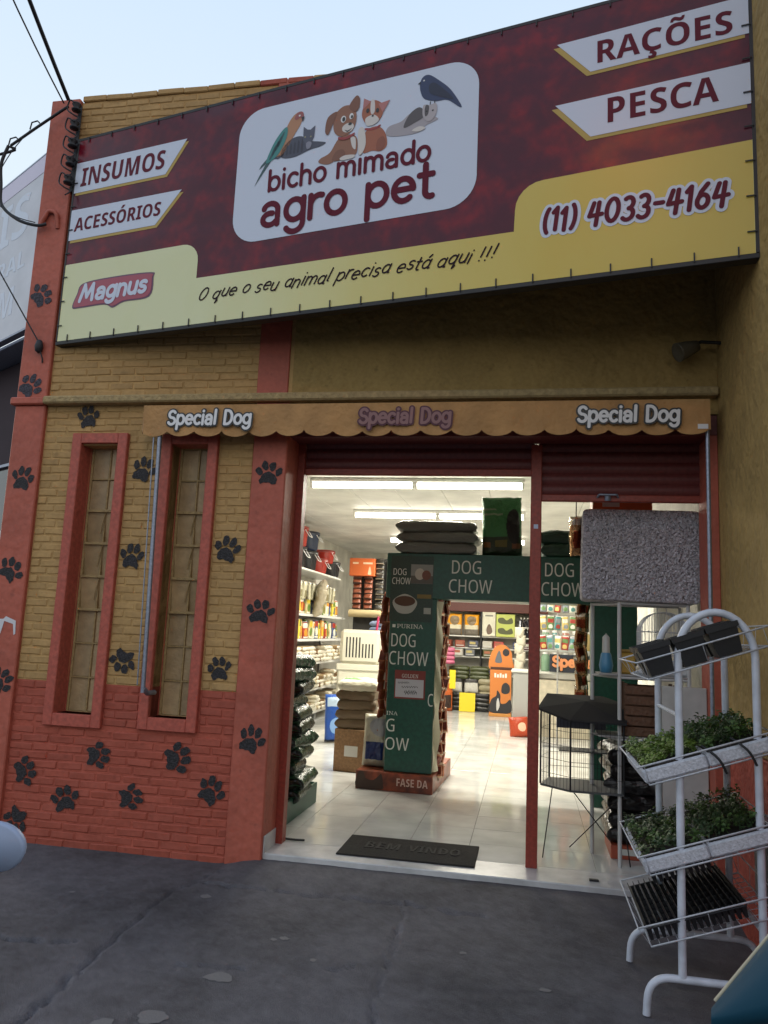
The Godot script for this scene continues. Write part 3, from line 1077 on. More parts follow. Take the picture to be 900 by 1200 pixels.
func shifted(p: PackedVector2Array, dx: float, dy: float) -> PackedVector2Array:
	var o := PackedVector2Array()
	for v in p:
		o.append(v + Vector2(dx, dy))
	return o

func billboard() -> void:
	var t := thing("shop_billboard", "long maroon and yellow printed billboard angled out over the shop door", "billboard", Vector3(-3.63, 3.61, 0.05), -atan2(0.95, 4.815))
	var top := func(u: float) -> float: return 1.70 + 0.06 * u / 4.905
	# vinyl sheet: a real panel with mottled print
	var pm := mat("vinyl_maroon", [1, 1, 1], 0.24)
	pm.albedo_texture = maroon_texture()
	pm.metallic_specular = 0.4
	pm.normal_enabled = true
	pm.normal_texture = relief("n_vinyl", 73, 0.012, 6.0, 2)
	pm.normal_scale = 0.25
	pm.uv1_scale = Vector3(1.0 / 4.905, 1.0 / 1.76, 1)
	part(t, "panel", prism(poly([[0, 0], [4.905, 0], [4.905, 1.76], [0, 1.70]]), 0.04), pm, at(0, 0, -0.02))
	var fm := mats["black_plastic"] as Material
	pbox(t, "frame", fm, -0.018, 4.925, -0.03, -0.0005, -0.07, 0.004, 0.003)
	part(t, "frame", prism(poly([[-0.018, 1.7005], [4.925, 1.7605], [4.925, 1.782], [-0.018, 1.722]]), 0.07), fm, at(0, 0, -0.033))
	pbox(t, "frame", fm, -0.018, -0.0005, 0.0, 1.70, -0.07, 0.004, 0.003)
	pbox(t, "frame", fm, 4.9055, 4.935, 0.0, 1.76, -0.07, 0.004, 0.003)
	# back of the box: light sheet-metal casing out to the wall
	pbox(t, "back_sheet", rich("sheet_metal", [0.16, 0.15, 0.14], 0.6, texs["g_coarse"], 1.0), 0.0, 4.9, 0.01, 1.68, -0.075, -0.045, 0.002)
	for u in [0.6, 1.7, 2.8, 3.9, 4.75]:
		pbox(t, "strut", mats["grey_metal"], u - 0.02, u + 0.02, 1.1, 1.14, -0.16 - 0.16 * u, -0.0755, 0.002)
	# unseen sheet added to keep sky light off the wall behind the sign
	var cv := begin()
	var q0 := t.to_local(Vector3(-3.5, 5.28, 0.02))
	var q1 := t.to_local(Vector3(1.17, 5.28, 0.9))
	var q2 := t.to_local(Vector3(1.17, 5.28, 0.02))
	for dy in [0.0, 0.004]:
		tri(cv, q0 + Vector3(0, dy, 0), q1 + Vector3(0, dy, 0), q2 + Vector3(0, dy, 0), Vector3.UP if dy > 0.0 else Vector3.DOWN)
	part(t, "added_sky_blocker", cv.commit(), mats["sheet_metal"])
	var ym := mat("vinyl_yellow", [1, 1, 1], 0.3)
	ym.albedo_texture = yellow_texture()
	ym.uv1_scale = Vector3(1.0 / 4.905, 1.0, 1)
	var wh := mat("vinyl_white", [0.57, 0.63, 0.76], 0.3)
	var gold := mat("vinyl_gold", [0.50, 0.36, 0.12], 0.35)
	var ma := mat("vinyl_text", [0.12, 0.012, 0.028], 0.35)
	var dk := mat("vinyl_dark", [0.02, 0.006, 0.014], 0.35)
	for q in [ma, dk, gold]:
		q.metallic_specular = 0.25
	# yellow band with raised ends
	var band := [[0.0, 0.0], [4.905, 0.0], [4.905, 0.672], [3.74, 0.648]]
	for a in 7:
		var q := deg_to_rad(90 + 15 * a)
		band.append([3.75 + 0.17 * cos(q), 0.478 + 0.17 * sin(q)])
	band.append([3.575, 0.338])
	band.append([1.255, 0.352])
	for a in 7:
		var q := deg_to_rad(15 * a)
		band.append([1.115 + 0.14 * cos(q), 0.491 + 0.14 * sin(q)])
	band.append([0.0, 0.631])
	shape_on(t, "yellow_band", poly(band), ym, 0.0022)
	# flags
	var flags := {"INSUMOS": [[0.0, 1.502], [1.067, 1.497], [0.891, 1.237], [0.0, 1.241]], "ACESSÓRIOS": [[0.0, 1.094], [1.057, 1.083], [0.839, 0.833], [0.0, 0.834]], "RAÇÕES": [[3.826, 1.545], [4.905, 1.575], [4.905, 1.332], [4.029, 1.309]], "PESCA": [[3.819, 1.128], [4.905, 1.148], [4.905, 0.893], [4.03, 0.876]]}
	for f in flags:
		var p := poly(flags[f])
		shape_on(t, "flag_gold_edge", shifted(p, (0.016 if f in ["INSUMOS", "ACESSÓRIOS"] else -0.022), -0.022) if true else p, gold, 0.0022)  # printed gold edge, offset behind each flag
		shape_on(t, "flag", p, wh, 0.0044)
	letters(t, "lettering", "INSUMOS", ma, 0.06, 1.29, 0.81, 0.155, 0.0062, true, false, 0.06)
	letters(t, "lettering", "ACESSÓRIOS", ma, 0.045, 0.905, 0.83, 0.147, 0.0062, true, false, 0.06)
	letters(t, "lettering", "RAÇÕES", ma, 4.07, 1.31, 0.75, 0.235, 0.0062)
	letters(t, "lettering", "PESCA", ma, 4.13, 0.945, 0.61, 0.162, 0.0062)
	# rounded white field with the shop's name
	shape_on(t, "name_field", round_rect(1.53, 0.563, 3.33, 1.60, 0.2, 10), wh, 0.0022)
	penned(t, "lettering", "bicho mimado", ma, 1.81, 0.93, 1.21, 0.104, 0.025, 0.005)
	penned(t, "lettering", "agro pet", ma, 1.775, 0.668, 1.28, 0.165, 0.042, 0.005)
	# slogan and phone number
	penned(t, "lettering", "O que o seu animal precisa está aqui !!!", dk, 1.28, 0.178, 2.18, 0.058, 0.0105, 0.005, 0.5, true, 0.008)
	penned(t, "lettering_outline", "(11) 4033-4164", wh, 3.75, 0.305, 1.03, 0.096, 0.064, 0.004, 0.12, false, 0.006)
	penned(t, "lettering", "(11) 4033-4164", ma, 3.75, 0.305, 1.03, 0.096, 0.026, 0.0066, 0.12, false, 0.006)
	# badge of a pet-food maker
	var bd := smooth_poly([[0.115, 0.262], [0.15, 0.37], [0.205, 0.452], [0.5, 0.468], [0.845, 0.455], [0.872, 0.41], [0.848, 0.262], [0.62, 0.25], [0.515, 0.215], [0.43, 0.25], [0.2, 0.25]], 5)
	shape_on(t, "badge_rim", bd, mat("badge_rim", [0.13, 0.05, 0.11], 0.35), 0.0044)
	var inner := PackedVector2Array()
	for v in bd:
		inner.append(Vector2(0.495 + (v.x - 0.495) * 0.965, 0.352 + (v.y - 0.352) * 0.9))
	shape_on(t, "badge", inner, mat("badge_red", [0.36, 0.06, 0.10], 0.35), 0.0062)
	penned(t, "lettering", "Magnus", wh, 0.185, 0.305, 0.63, 0.088, 0.030, 0.008, 0.18)
	# printed animals
	var P := func(key: String, c: Array) -> Material: return mat("print_" + key, c, 0.4)
	var z := 0.0046
	# parrot
	shape_on(t, "parrot_tail", poly([[1.69, 0.985], [1.72, 1.05], [1.775, 1.15], [1.72, 1.11], [1.735, 1.14], [1.81, 1.215], [1.85, 1.21]]), P.call("teal_dark", [0.03, 0.08, 0.09]), z)
	shape_on(t, "parrot_wing", smooth_poly([[1.775, 1.15], [1.82, 1.28], [1.885, 1.375], [1.93, 1.40], [1.93, 1.32], [1.87, 1.20]]), P.call("teal", [0.04, 0.22, 0.21]), z + 0.0012)
	shape_on(t, "parrot_body", smooth_poly([[1.84, 1.2], [1.875, 1.24], [1.925, 1.40], [1.97, 1.475], [2.02, 1.5], [2.05, 1.465], [2.035, 1.40], [1.985, 1.32], [1.93, 1.22], [1.88, 1.18]]), P.call("parrot_orange", [0.42, 0.20, 0.10]), z)
	shape_on(t, "parrot_head", smooth_poly([[1.985, 1.46], [2.01, 1.497], [2.045, 1.495], [2.058, 1.46], [2.047, 1.42], [2.035, 1.45], [2.0, 1.44]]), P.call("parrot_red", [0.30, 0.08, 0.08]), z + 0.0012)
	# grey cat lying down
	shape_on(t, "cat_body", smooth_poly([[1.9, 1.17], [1.90, 1.235], [1.97, 1.30], [2.05, 1.305], [2.12, 1.255], [2.19, 1.235], [2.245, 1.215], [2.2, 1.195], [2.12, 1.185], [2.0, 1.155]]), P.call("cat_grey", [0.055, 0.058, 0.09]), z)
	shape_on(t, "cat_head", poly([[2.065, 1.27], [2.062, 1.375], [2.095, 1.345], [2.12, 1.34], [2.155, 1.365], [2.15, 1.28], [2.13, 1.235], [2.09, 1.23]]), P.call("cat_grey2", [0.075, 0.08, 0.12]), z + 0.0012)
	shape_on(t, "cat_tail", poly([[1.91, 1.18], [1.87, 1.165], [1.83, 1.175], [1.825, 1.195], [1.87, 1.19], [1.92, 1.205]]), P.call("cat_grey", []), z)
	# plain brown puppy
	var br := P.call("puppy_brown", [0.26, 0.105, 0.055]) as Material
	var br2 := P.call("puppy_brown2", [0.19, 0.07, 0.035]) as Material
	shape_on(t, "puppy_body", smooth_poly([[2.2, 1.07], [2.21, 1.10], [2.28, 1.13], [2.34, 1.22], [2.42, 1.24], [2.48, 1.20], [2.485, 1.09], [2.44, 1.075], [2.38, 1.09], [2.28, 1.045]]), br, z)
	shape_on(t, "puppy_head", smooth_poly([[2.30, 1.30], [2.30, 1.40], [2.36, 1.46], [2.43, 1.45], [2.47, 1.37], [2.45, 1.27], [2.38, 1.235], [2.33, 1.25]]), br, z + 0.0012)
	shape_on(t, "puppy_ear", smooth_poly([[2.32, 1.43], [2.25, 1.40], [2.235, 1.30], [2.26, 1.27], [2.29, 1.34]]), br2, z + 0.0024)
	shape_on(t, "puppy_ear", smooth_poly([[2.41, 1.45], [2.46, 1.52], [2.49, 1.49], [2.485, 1.42], [2.45, 1.40]]), br2, z + 0.0024)
	shape_on(t, "puppy_muzzle", ellipse(2.41, 1.29, 0.045, 0.035), P.call("muzzle", [0.62, 0.58, 0.55]), z + 0.0024)
	shape_on(t, "puppy_nose", ellipse(2.425, 1.315, 0.014, 0.011, 12), P.call("nose", [0.02, 0.02, 0.02]), z + 0.0036)
	shape_on(t, "puppy_eye", ellipse(2.375, 1.36, 0.012, 0.018, 12), P.call("nose", []), z + 0.0036)
	# plain ginger kitten
	var gi := P.call("kitten", [0.34, 0.10, 0.045]) as Material
	shape_on(t, "kitten_body", smooth_poly([[2.53, 1.08], [2.53, 1.2], [2.57, 1.25], [2.64, 1.25], [2.69, 1.19], [2.705, 1.10], [2.66, 1.065], [2.6, 1.08]]), gi, z)
	shape_on(t, "kitten_head", smooth_poly([[2.51, 1.36], [2.53, 1.44], [2.60, 1.455], [2.66, 1.41], [2.665, 1.34], [2.62, 1.28], [2.55, 1.285]]), gi, z + 0.0012)
	shape_on(t, "kitten_ear", poly([[2.515, 1.40], [2.52, 1.485], [2.575, 1.45]]), P.call("ear_pink", [0.42, 0.16, 0.15]), z + 0.0024)
	shape_on(t, "kitten_ear", poly([[2.63, 1.42], [2.715, 1.43], [2.665, 1.345]]), P.call("ear_pink", []), z + 0.0024)
	shape_on(t, "kitten_muzzle", smooth_poly([[2.54, 1.33], [2.6, 1.345], [2.64, 1.30], [2.6, 1.27], [2.55, 1.275]]), P.call("muzzle", []), z + 0.0024)
	shape_on(t, "kitten_chest", smooth_poly([[2.5, 1.08], [2.49, 1.25], [2.53, 1.26], [2.55, 1.15], [2.53, 1.08]]), P.call("muzzle", []), z + 0.0024)
	# pale cat lying down
	shape_on(t, "cat_body", smooth_poly([[2.70, 1.17], [2.71, 1.23], [2.80, 1.25], [2.87, 1.295], [2.97, 1.26], [3.06, 1.215], [2.98, 1.185], [2.93, 1.145], [2.8, 1.145]]), P.call("pale_cat", [0.36, 0.33, 0.36]), z)
	shape_on(t, "cat_back", smooth_poly([[2.82, 1.2], [2.86, 1.29], [2.93, 1.325], [2.97, 1.26], [2.9, 1.22]]), P.call("pale_cat_dark", [0.085, 0.07, 0.075]), z + 0.0012)
	shape_on(t, "cat_head", smooth_poly([[2.955, 1.25], [2.955, 1.33], [3.0, 1.325], [3.045, 1.325], [3.045, 1.25], [3.0, 1.205]]), P.call("pale_cat_head", [0.42, 0.38, 0.40]), z + 0.0024)
	# dark blue bird
	shape_on(t, "bird_body", smooth_poly([[2.925, 1.50], [2.945, 1.545], [2.99, 1.548], [3.06, 1.49], [3.14, 1.405], [3.215, 1.275], [3.2, 1.268], [3.12, 1.335], [3.04, 1.345], [2.96, 1.38], [2.93, 1.44]]), P.call("bird_blue", [0.018, 0.032, 0.10]), z)
	# finer print: eyes, collars, patches, wing feathers, whiskers
	var ew := P.call("eye_white", [0.7, 0.7, 0.7]) as Material
	var ey := P.call("nose", []) as Material
	for q in [[2.372, 1.362, 0.02, 0.026], [2.432, 1.372, 0.016, 0.023]]:
		shape_on(t, "puppy_eye_white", ellipse(q[0], q[1], q[2], q[3], 14), ew, z + 0.0027)
	shape_on(t, "puppy_eye", ellipse(2.436, 1.366, 0.008, 0.013, 12), ey, z + 0.0036)
	shape_on(t, "puppy_mouth", smooth_poly([[2.385, 1.278], [2.41, 1.268], [2.44, 1.28], [2.41, 1.258]]), ey, z + 0.0036)
	shape_on(t, "puppy_collar", smooth_poly([[2.345, 1.232], [2.40, 1.222], [2.46, 1.242], [2.455, 1.222], [2.40, 1.202], [2.345, 1.214]]), P.call("collar", [0.30, 0.03, 0.03]), z + 0.0036)
	shape_on(t, "puppy_chest", smooth_poly([[2.435, 1.215], [2.47, 1.20], [2.475, 1.12], [2.455, 1.13], [2.44, 1.17]]), P.call("muzzle", []), z + 0.0012)
	shape_on(t, "puppy_leg", smooth_poly([[2.30, 1.07], [2.33, 1.13], [2.385, 1.13], [2.40, 1.07], [2.35, 1.055]]), br2, z + 0.0012)
	shape_on(t, "puppy_toes", smooth_poly([[2.36, 1.07], [2.40, 1.085], [2.47, 1.075], [2.46, 1.055], [2.38, 1.052]]), P.call("muzzle", []), z + 0.0024)
	for q in [[2.553, 1.385], [2.625, 1.372]]:
		shape_on(t, "kitten_eye", ellipse(q[0], q[1], 0.012, 0.017, 12), ey, z + 0.0036)
	shape_on(t, "kitten_blaze", smooth_poly([[2.575, 1.455], [2.60, 1.45], [2.605, 1.37], [2.585, 1.35], [2.573, 1.38]]), P.call("muzzle", []), z + 0.0024)
	shape_on(t, "kitten_nose", ellipse(2.592, 1.338, 0.009, 0.007, 10), ey, z + 0.0036)
	shape_on(t, "kitten_collar", smooth_poly([[2.54, 1.258], [2.60, 1.248], [2.65, 1.262], [2.645, 1.245], [2.60, 1.232], [2.545, 1.242]]), P.call("collar", []), z + 0.0012)
	shape_on(t, "kitten_haunch", smooth_poly([[2.63, 1.08], [2.635, 1.15], [2.675, 1.17], [2.695, 1.12], [2.67, 1.075]]), P.call("kitten_dark", [0.24, 0.065, 0.03]), z + 0.0012)
	for q in [[2.08, 1.29], [2.125, 1.285]]:
		shape_on(t, "cat_eye", ellipse(q[0], q[1], 0.007, 0.006, 10), P.call("cat_eye", [0.30, 0.28, 0.16]), z + 0.0024)
	shape_on(t, "cat_bib", smooth_poly([[2.09, 1.235], [2.11, 1.25], [2.135, 1.235], [2.125, 1.20], [2.10, 1.195]]), P.call("cat_bib", [0.22, 0.22, 0.28]), z + 0.0024)
	for k in 5:
		shape_on(t, "cat_stripe", smooth_poly([[1.93 + 0.03 * k, 1.19], [1.935 + 0.03 * k, 1.25 + 0.006 * k], [1.945 + 0.03 * k, 1.25 + 0.006 * k], [1.945 + 0.03 * k, 1.19]]), P.call("cat_dark", [0.03, 0.03, 0.05]), z + 0.0012)
	for q in [[2.98, 1.282], [3.022, 1.28]]:
		shape_on(t, "cat_eye", ellipse(q[0], q[1], 0.007, 0.006, 10), ey, z + 0.0036)
	shape_on(t, "cat_mask", smooth_poly([[2.965, 1.30], [2.975, 1.33], [2.995, 1.315], [2.99, 1.26], [2.97, 1.25]]), P.call("pale_cat_dark", []), z + 0.0030)
	shape_on(t, "cat_paw", smooth_poly([[2.88, 1.165], [2.93, 1.185], [2.975, 1.165], [2.93, 1.148]]), P.call("muzzle", []), z + 0.0024)
	shape_on(t, "parrot_eye", ellipse(2.025, 1.468, 0.008, 0.008, 10), ew, z + 0.0024)
	shape_on(t, "parrot_beak", poly([[2.04, 1.455], [2.066, 1.452], [2.052, 1.415]]), ey, z + 0.0030)
	for k in 4:
		shape_on(t, "wing_feather", smooth_poly([[1.80 + 0.02 * k, 1.18 + 0.03 * k], [1.84 + 0.02 * k, 1.27 + 0.03 * k], [1.85 + 0.02 * k, 1.265 + 0.03 * k], [1.815 + 0.02 * k, 1.18 + 0.03 * k]]), P.call("teal_dark", []), z + 0.0024)
	shape_on(t, "bird_wing", smooth_poly([[2.99, 1.47], [3.03, 1.48], [3.12, 1.39], [3.16, 1.33], [3.08, 1.365], [3.0, 1.41]]), P.call("bird_dark", [0.008, 0.012, 0.04]), z + 0.0012)
	shape_on(t, "bird_eye", ellipse(2.952, 1.515, 0.006, 0.006, 10), ew, z + 0.0012)
	shape_on(t, "bird_beak", poly([[2.93, 1.515], [2.908, 1.498], [2.928, 1.492]]), ey, z + 0.0012)
	for q in [3.0, 3.03]:
		shape_on(t, "bird_leg", poly([[q, 1.35], [q + 0.006, 1.35], [q + 0.004, 1.315], [q - 0.002, 1.315]]), ey, z + 0.0012)
	# lacing: cord loops through eyelets along the edges
	for i in 22:
		var u := 0.1 + 4.72 * i / 21.0
		pbox(t, "lacing", fm, u - 0.004, u + 0.004, -0.012, 0.045, 0.0042, 0.0105, 0.001)
		var y: float = top.call(u)
		pbox(t, "lacing", fm, u - 0.004, u + 0.004, y - 0.03, y + 0.012, 0.0042, 0.0105, 0.001)
	for i in 8:
		pbox(t, "lacing", fm, 4.865, 4.915, 0.12 + 0.21 * i, 0.128 + 0.21 * i, 0.0078, 0.0125, 0.001)
		pbox(t, "lacing", fm, -0.012, 0.035, 0.12 + 0.2 * i, 0.128 + 0.2 * i, 0.0078, 0.0125, 0.001)

# ---------------------------------------------------------------- awning valance and its arms
func awning() -> void:
	var t := thing("awning", "tan scalloped awning valance with pet food lettering above the door", "awning", Vector3(0, 0, 0.2))
	var x0 := -2.765
	var x1 := 1.108
	var tan_m := rich("awning_tan", [0.50, 0.27, 0.10], 0.75, texs["g_coarse"], 0.9, texs["n_fine"], 0.25)
	tan_m.backlight_enabled = true
	tan_m.backlight = Color(0.15, 0.09, 0.04)
	# valance: cloth with scalloped lower edge and slight waves
	var st := begin()
	var nx := 330
	var pitch := 0.2035
	var fn := func(x: float, v: float, s: float) -> Vector3:
		var ph := fposmod(x - x0, pitch) / pitch * 2.0 - 1.0
		var low := 2.842 - 0.046 * sqrt(maxf(0.0, 1.0 - ph * ph)) + 0.012
		var y := lerpf(low, 3.04, v)
		return Vector3(x, y, s * 0.0015 + 0.010 * (1.0 - v) * sin(x * 7.0) + 0.004 * sin(x * 31.0) * (1.0 - v))
	for s in [1.0, -1.0]:
		add_grid(st, nx, 6, func(u, v): return fn.call(lerpf(x0, x1, u), v, s), s > 0.0)
	st.generate_normals()
	part(t, "valance", st.commit(), tan_m)
	# folded cloth roll and front bar behind the valance
	part(t, "cloth_roll", tube([Vector3(x0 + 0.04, 2.99, -0.09), Vector3(x1 - 0.01, 2.99, -0.09)], 0.05, 14), tan_m)
	pbox(t, "front_bar", mats["grey_metal"], x0 + 0.02, x1, 3.005, 3.035, -0.03, -0.004, 0.003)
	part(t, "end_flap", prism(poly([[-0.13, 2.86], [0.0, 2.845], [0.0, 3.035], [-0.05, 3.045], [-0.13, 3.0]]), 0.004), rich("awning_pale", [0.52, 0.36, 0.25], 0.8, texs["g_coarse"], 1.5), Transform3D(Basis(Vector3.UP, -PI / 2 + 0.5), Vector3(x0 + 0.006, 0, 0.0)))
	# arms: bracket to the wall and hanging legs
	for s in [[-2.632, 0.045, 1.01], [1.094, -0.004, 0.95]]:
		part(t, "arm", tube([Vector3(s[0], 2.99, -0.02), Vector3(s[0], 2.8, -0.02), Vector3(s[0] + s[1], s[2], -0.02)], 0.0155 if s[0] < 0 else 0.013, 10), mats["grey_metal"])
		part(t, "arm_bracket", tube([Vector3(s[0] + s[1], s[2] + 0.03, -0.02), Vector3(s[0] + s[1] + 0.012, s[2] - 0.005, -0.06), Vector3(s[0] + s[1], s[2] - 0.01, -0.19)], 0.018, 8), mats["grey_metal"])
	part(t, "crank_rod", tube([Vector3(-2.668, 2.8, 0.0), Vector3(-2.622, 1.06, 0.0)], 0.005, 6), mats["grey_metal"])
	# lettering
	var wh := mat("awning_white", [0.72, 0.72, 0.74], 0.6)
	var bk := mats["print_black"] as Material
	var faded := mat("awning_faded", [0.26, 0.14, 0.14], 0.7)
	var fdk := mat("awning_faded_dark", [0.10, 0.035, 0.05], 0.7)
	for s in [[-2.56, 0], [-1.155, 1], [0.295, 0]]:
		var x: float = s[0]
		var f: bool = s[1] == 1
		for w in [["Special", x, 0.37], ["Dog", x + 0.425, 0.20]]:
			penned(t, "lettering_outline", w[0], fdk if f else bk, w[1], 2.893, w[2], 0.068, 0.042, 0.016, 0.05)
			penned(t, "lettering", w[0], faded if f else wh, w[1], 2.893, w[2], 0.068, 0.020, 0.0188, 0.05)
	pbox(t, "price_tag", mat("tag_white", [0.7, 0.7, 0.72], 0.6), 1.03, 1.092, 2.842, 2.873, 0.014, 0.0165, 0.0)

# ---------------------------------------------------------------- roller shutters, half rolled up
func shutters() -> void:
	for s in [[-1.69, 0.03, 2.635, "rolled-up dark red steel shutter above the open doorway"], [0.055, 1.16, 2.455, "partly lowered dark red steel shutter above the speckled foam slab"]]:
		var t := thing("roller_shutter", s[3], "shutter", Vector3(0, 0, -0.30))
		var y: float = s[2]
		pbox(t, "bottom_rail", mats["steel_red"], s[0] + 0.002, s[1] - 0.002, y, y + 0.05, -0.02, 0.02, 0.006)
		y += 0.0505
		while y < 2.9:
			var st := begin()
			var w: float = s[1] - s[0] - 0.006
			add_grid(st, 1, 8, func(u, v): return Vector3((u - 0.5) * w, (v - 0.5) * 0.076, 0.011 * sin(PI * v)), true)
			add_grid(st, 1, 1, func(u, v): return Vector3((u - 0.5) * w, (v - 0.5) * 0.076, -0.008), false)
			st.generate_normals()
			if not cache.has("slat%.2f" % w):
				cache["slat%.2f" % w] = st.commit()
			part(t, "slat", cache["slat%.2f" % w], mats["shutter_red"], at((s[0] + s[1]) / 2, y + 0.038, 0))
			y += 0.0775
		part(t, "drum", tube([Vector3(s[0] + 0.01, 2.99, -0.06), Vector3(s[1] - 0.01, 2.99, -0.06)], 0.11, 16), mats["shutter_red"])
		if s[0] > 0:
			part(t, "lock", tube([Vector3(0.53, y * 0 + 2.462, 0.022), Vector3(0.53, 2.50, 0.03)], 0.022, 10), mats["grey_metal"])
			part(t, "handle", tube(bend([Vector3(0.46, 2.485, 0.021), Vector3(0.47, 2.50, 0.05), Vector3(0.59, 2.50, 0.05), Vector3(0.60, 2.485, 0.021)], 0.01), 0.008, 6), mats["grey_metal"])

# ---------------------------------------------------------------- cables on the corner pilaster
func catenary(a: Vector3, b: Vector3, sag: float, n := 14) -> Array:
	var o := []
	for i in n + 1:
		var t := float(i) / n
		o.append(a.lerp(b, t) + Vector3(0, -4.0 * sag * t * (1.0 - t), 0))
	return o

func curve3(pts: Array, steps := 6) -> Array:
	var o := []
	for i in pts.size() - 1:
		var a: Vector3 = pts[maxi(i - 1, 0)]
		var d: Vector3 = pts[mini(i + 2, pts.size() - 1)]
		for s in steps:
			o.append((pts[i] as Vector3).cubic_interpolate(pts[i + 1], a, d, float(s) / steps))
	o.append(pts[-1])
	return o

func cables() -> void:
	var dk := mats["dark_cable"] as Material
	# service drop from the street to the corner: runs up and out over the road
	var c := single("power_cable", "thick dark service cable dropping to the corner of the wall", "cable", tube(catenary(Vector3(-3.744, 5.66, 0.1), Vector3(-3.0, 9.4, 6.0), 0.35, 24), 0.016, 8), dk, Transform3D.IDENTITY)
	c = single("power_cable", "thin dark wire beside the thick service cable above the wall", "cable", tube(catenary(Vector3(-3.78, 5.63, 0.1), Vector3(-2.9, 9.0, 6.2), 0.6, 24), 0.006, 6), dk, Transform3D.IDENTITY)
	c = single("power_cable", "bundled dark wires running left from the pilaster head with clips", "cable", tube(curve3([Vector3(-3.735, 5.6, 0.1), Vector3(-3.986, 5.43, 0.11), Vector3(-4.2, 5.277, 0.12), Vector3(-4.32, 5.19, 0.13), Vector3(-6.0, 4.75, 0.4)]), 0.011, 8), dk, Transform3D.IDENTITY)
	for p in [[-4.02, 5.41], [-4.2, 5.28]]:
		part(c, "clip", tube([Vector3(p[0] - 0.03, p[1] + 0.0, 0.115), Vector3(p[0] - 0.02, p[1] + 0.06, 0.115), Vector3(p[0] + 0.03, p[1] + 0.07, 0.115), Vector3(p[0] + 0.05, p[1] + 0.05, 0.115)], 0.006, 6), dk)
	single("power_cable", "black cable looping down to the hooked pipe on the pilaster", "cable", tube(curve3([Vector3(-4.22, 5.27, 0.125), Vector3(-4.27, 5.12, 0.12), Vector3(-4.265, 4.95, 0.1), Vector3(-4.234, 4.766, 0.1), Vector3(-4.077, 4.631, 0.1), Vector3(-3.91, 4.575, 0.09), Vector3(-3.84, 4.60, 0.06)]), 0.013, 8), dk, Transform3D.IDENTITY)
	single("power_cable", "fine wire arcing beside the black cable loop", "cable", tube(curve3([Vector3(-4.05, 5.40, 0.115), Vector3(-4.2, 5.2, 0.12), Vector3(-4.31, 4.95, 0.12), Vector3(-4.29, 4.8, 0.11), Vector3(-4.1, 4.66, 0.1), Vector3(-3.92, 4.60, 0.09)]), 0.004, 6), dk, Transform3D.IDENTITY)
	single("conduit_hook", "coral painted hooked cable pipe on the pilaster", "pipe", tube(bend([Vector3(-3.90, 4.60, 0.05), Vector3(-3.84, 4.72, 0.05), Vector3(-3.77, 4.70, 0.05), Vector3(-3.755, 4.60, 0.035), Vector3(-3.755, 4.57, 0.03)], 0.03), 0.017, 8), mats["plaster_red"], Transform3D.IDENTITY)
	single("power_cable", "thin wire slanting down to the black clamp on the pilaster", "cable", tube(catenary(Vector3(-3.79, 3.62, 0.07), Vector3(-5.2, 6.1, 0.7), 0.02, 10), 0.0055, 6), dk, Transform3D.IDENTITY)
	var k := thing("cable_clamp", "black drop clamp hanging at the foot of the slanting wire", "clamp", Vector3(-3.782, 3.575, 0.055))
	part(k, "body", lathe([V(0, 0.055), V(0.02, 0.045), V(0.032, 0.0), V(0.026, -0.04), V(0.0, -0.06)], 12), dk)
	part(k, "tail", tube([Vector3(0.01, -0.03, 0.0), Vector3(0.035, -0.1, -0.01), Vector3(0.03, -0.13, -0.02)], 0.006, 6), dk)
	# rack of spool insulators down the corner
	var r := thing("insulator_rack", "black upright rack of spool insulators tangled with wires on the corner", "insulators", Vector3(-3.668, 5.28, 0.045))
	pbox(r, "bar", dk, -0.014, 0.014, -0.4, 0.36, -0.015, -0.003, 0.003)
	for i in 5:
		var y := 0.31 - 0.16 * i
		part(r, "spool", lathe([V(0.0, 0.035), V(0.035, 0.03), V(0.037, 0.02), V(0.02, 0.0), V(0.037, -0.02), V(0.035, -0.03), V(0.0, -0.035)], 14), dk, at(0.0, y, 0.045))
		part(r, "wire", tube(curve3([Vector3(0.0, y + 0.02, 0.08), Vector3(-0.05, y + 0.05, 0.07), Vector3(-0.07, y - 0.02, 0.06), Vector3(-0.02, y - 0.07, 0.07), Vector3(0.03, y - 0.1, 0.05), Vector3(0.01, y - 0.15, 0.08)]), 0.006, 6), dk)

# ---------------------------------------------------------------- printed packaging
# colours here are sRGB; rects are [x, y, w, h, colour] in 0..1 from the top left; discs are [cx, cy, rx, ry, colour]
func wrap_mat(key: String, base: Color, rects: Array, discs: Array = [], rough := 0.35, sheen := 0.0) -> StandardMaterial3D:
	if mats.has(key):
		return mats[key]
	var w := 96
	var h := 128
	var im := Image.create(w, h, false, Image.FORMAT_RGB8)
	im.fill(base)
	for r in rects:
		im.fill_rect(Rect2i(int(r[0] * w), int(r[1] * h), maxi(1, int(r[2] * w)), maxi(1, int(r[3] * h))), r[4])
	for d in discs:
		for j in h:
			for i in w:
				if pow((i / float(w) - d[0]) / d[2], 2) + pow((j / float(h) - d[1]) / d[3], 2) < 1.0:
					im.set_pixel(i, j, d[4])
	var m := StandardMaterial3D.new()
	m.albedo_texture = ImageTexture.create_from_image(im)
	m.roughness = rough
	m.metallic = sheen
	m.normal_enabled = true
	m.normal_texture = relief("n_crinkle", 61, 0.03, 7.0, 3)
	m.normal_scale = 0.5
	m.resource_name = key
	mats[key] = m
	return m

# a lying bag: long side along x or z
func lying(called: String, label: String, cat: String, mesh: Mesh, m: Material, p: Vector3, yaw: float, group: String, tilt := 0.0) -> MeshInstance3D:
	return single(called, label, cat, mesh, m, Transform3D(Basis(Vector3.UP, yaw) * Basis(Vector3.RIGHT, -PI / 2 + tilt), p), group)

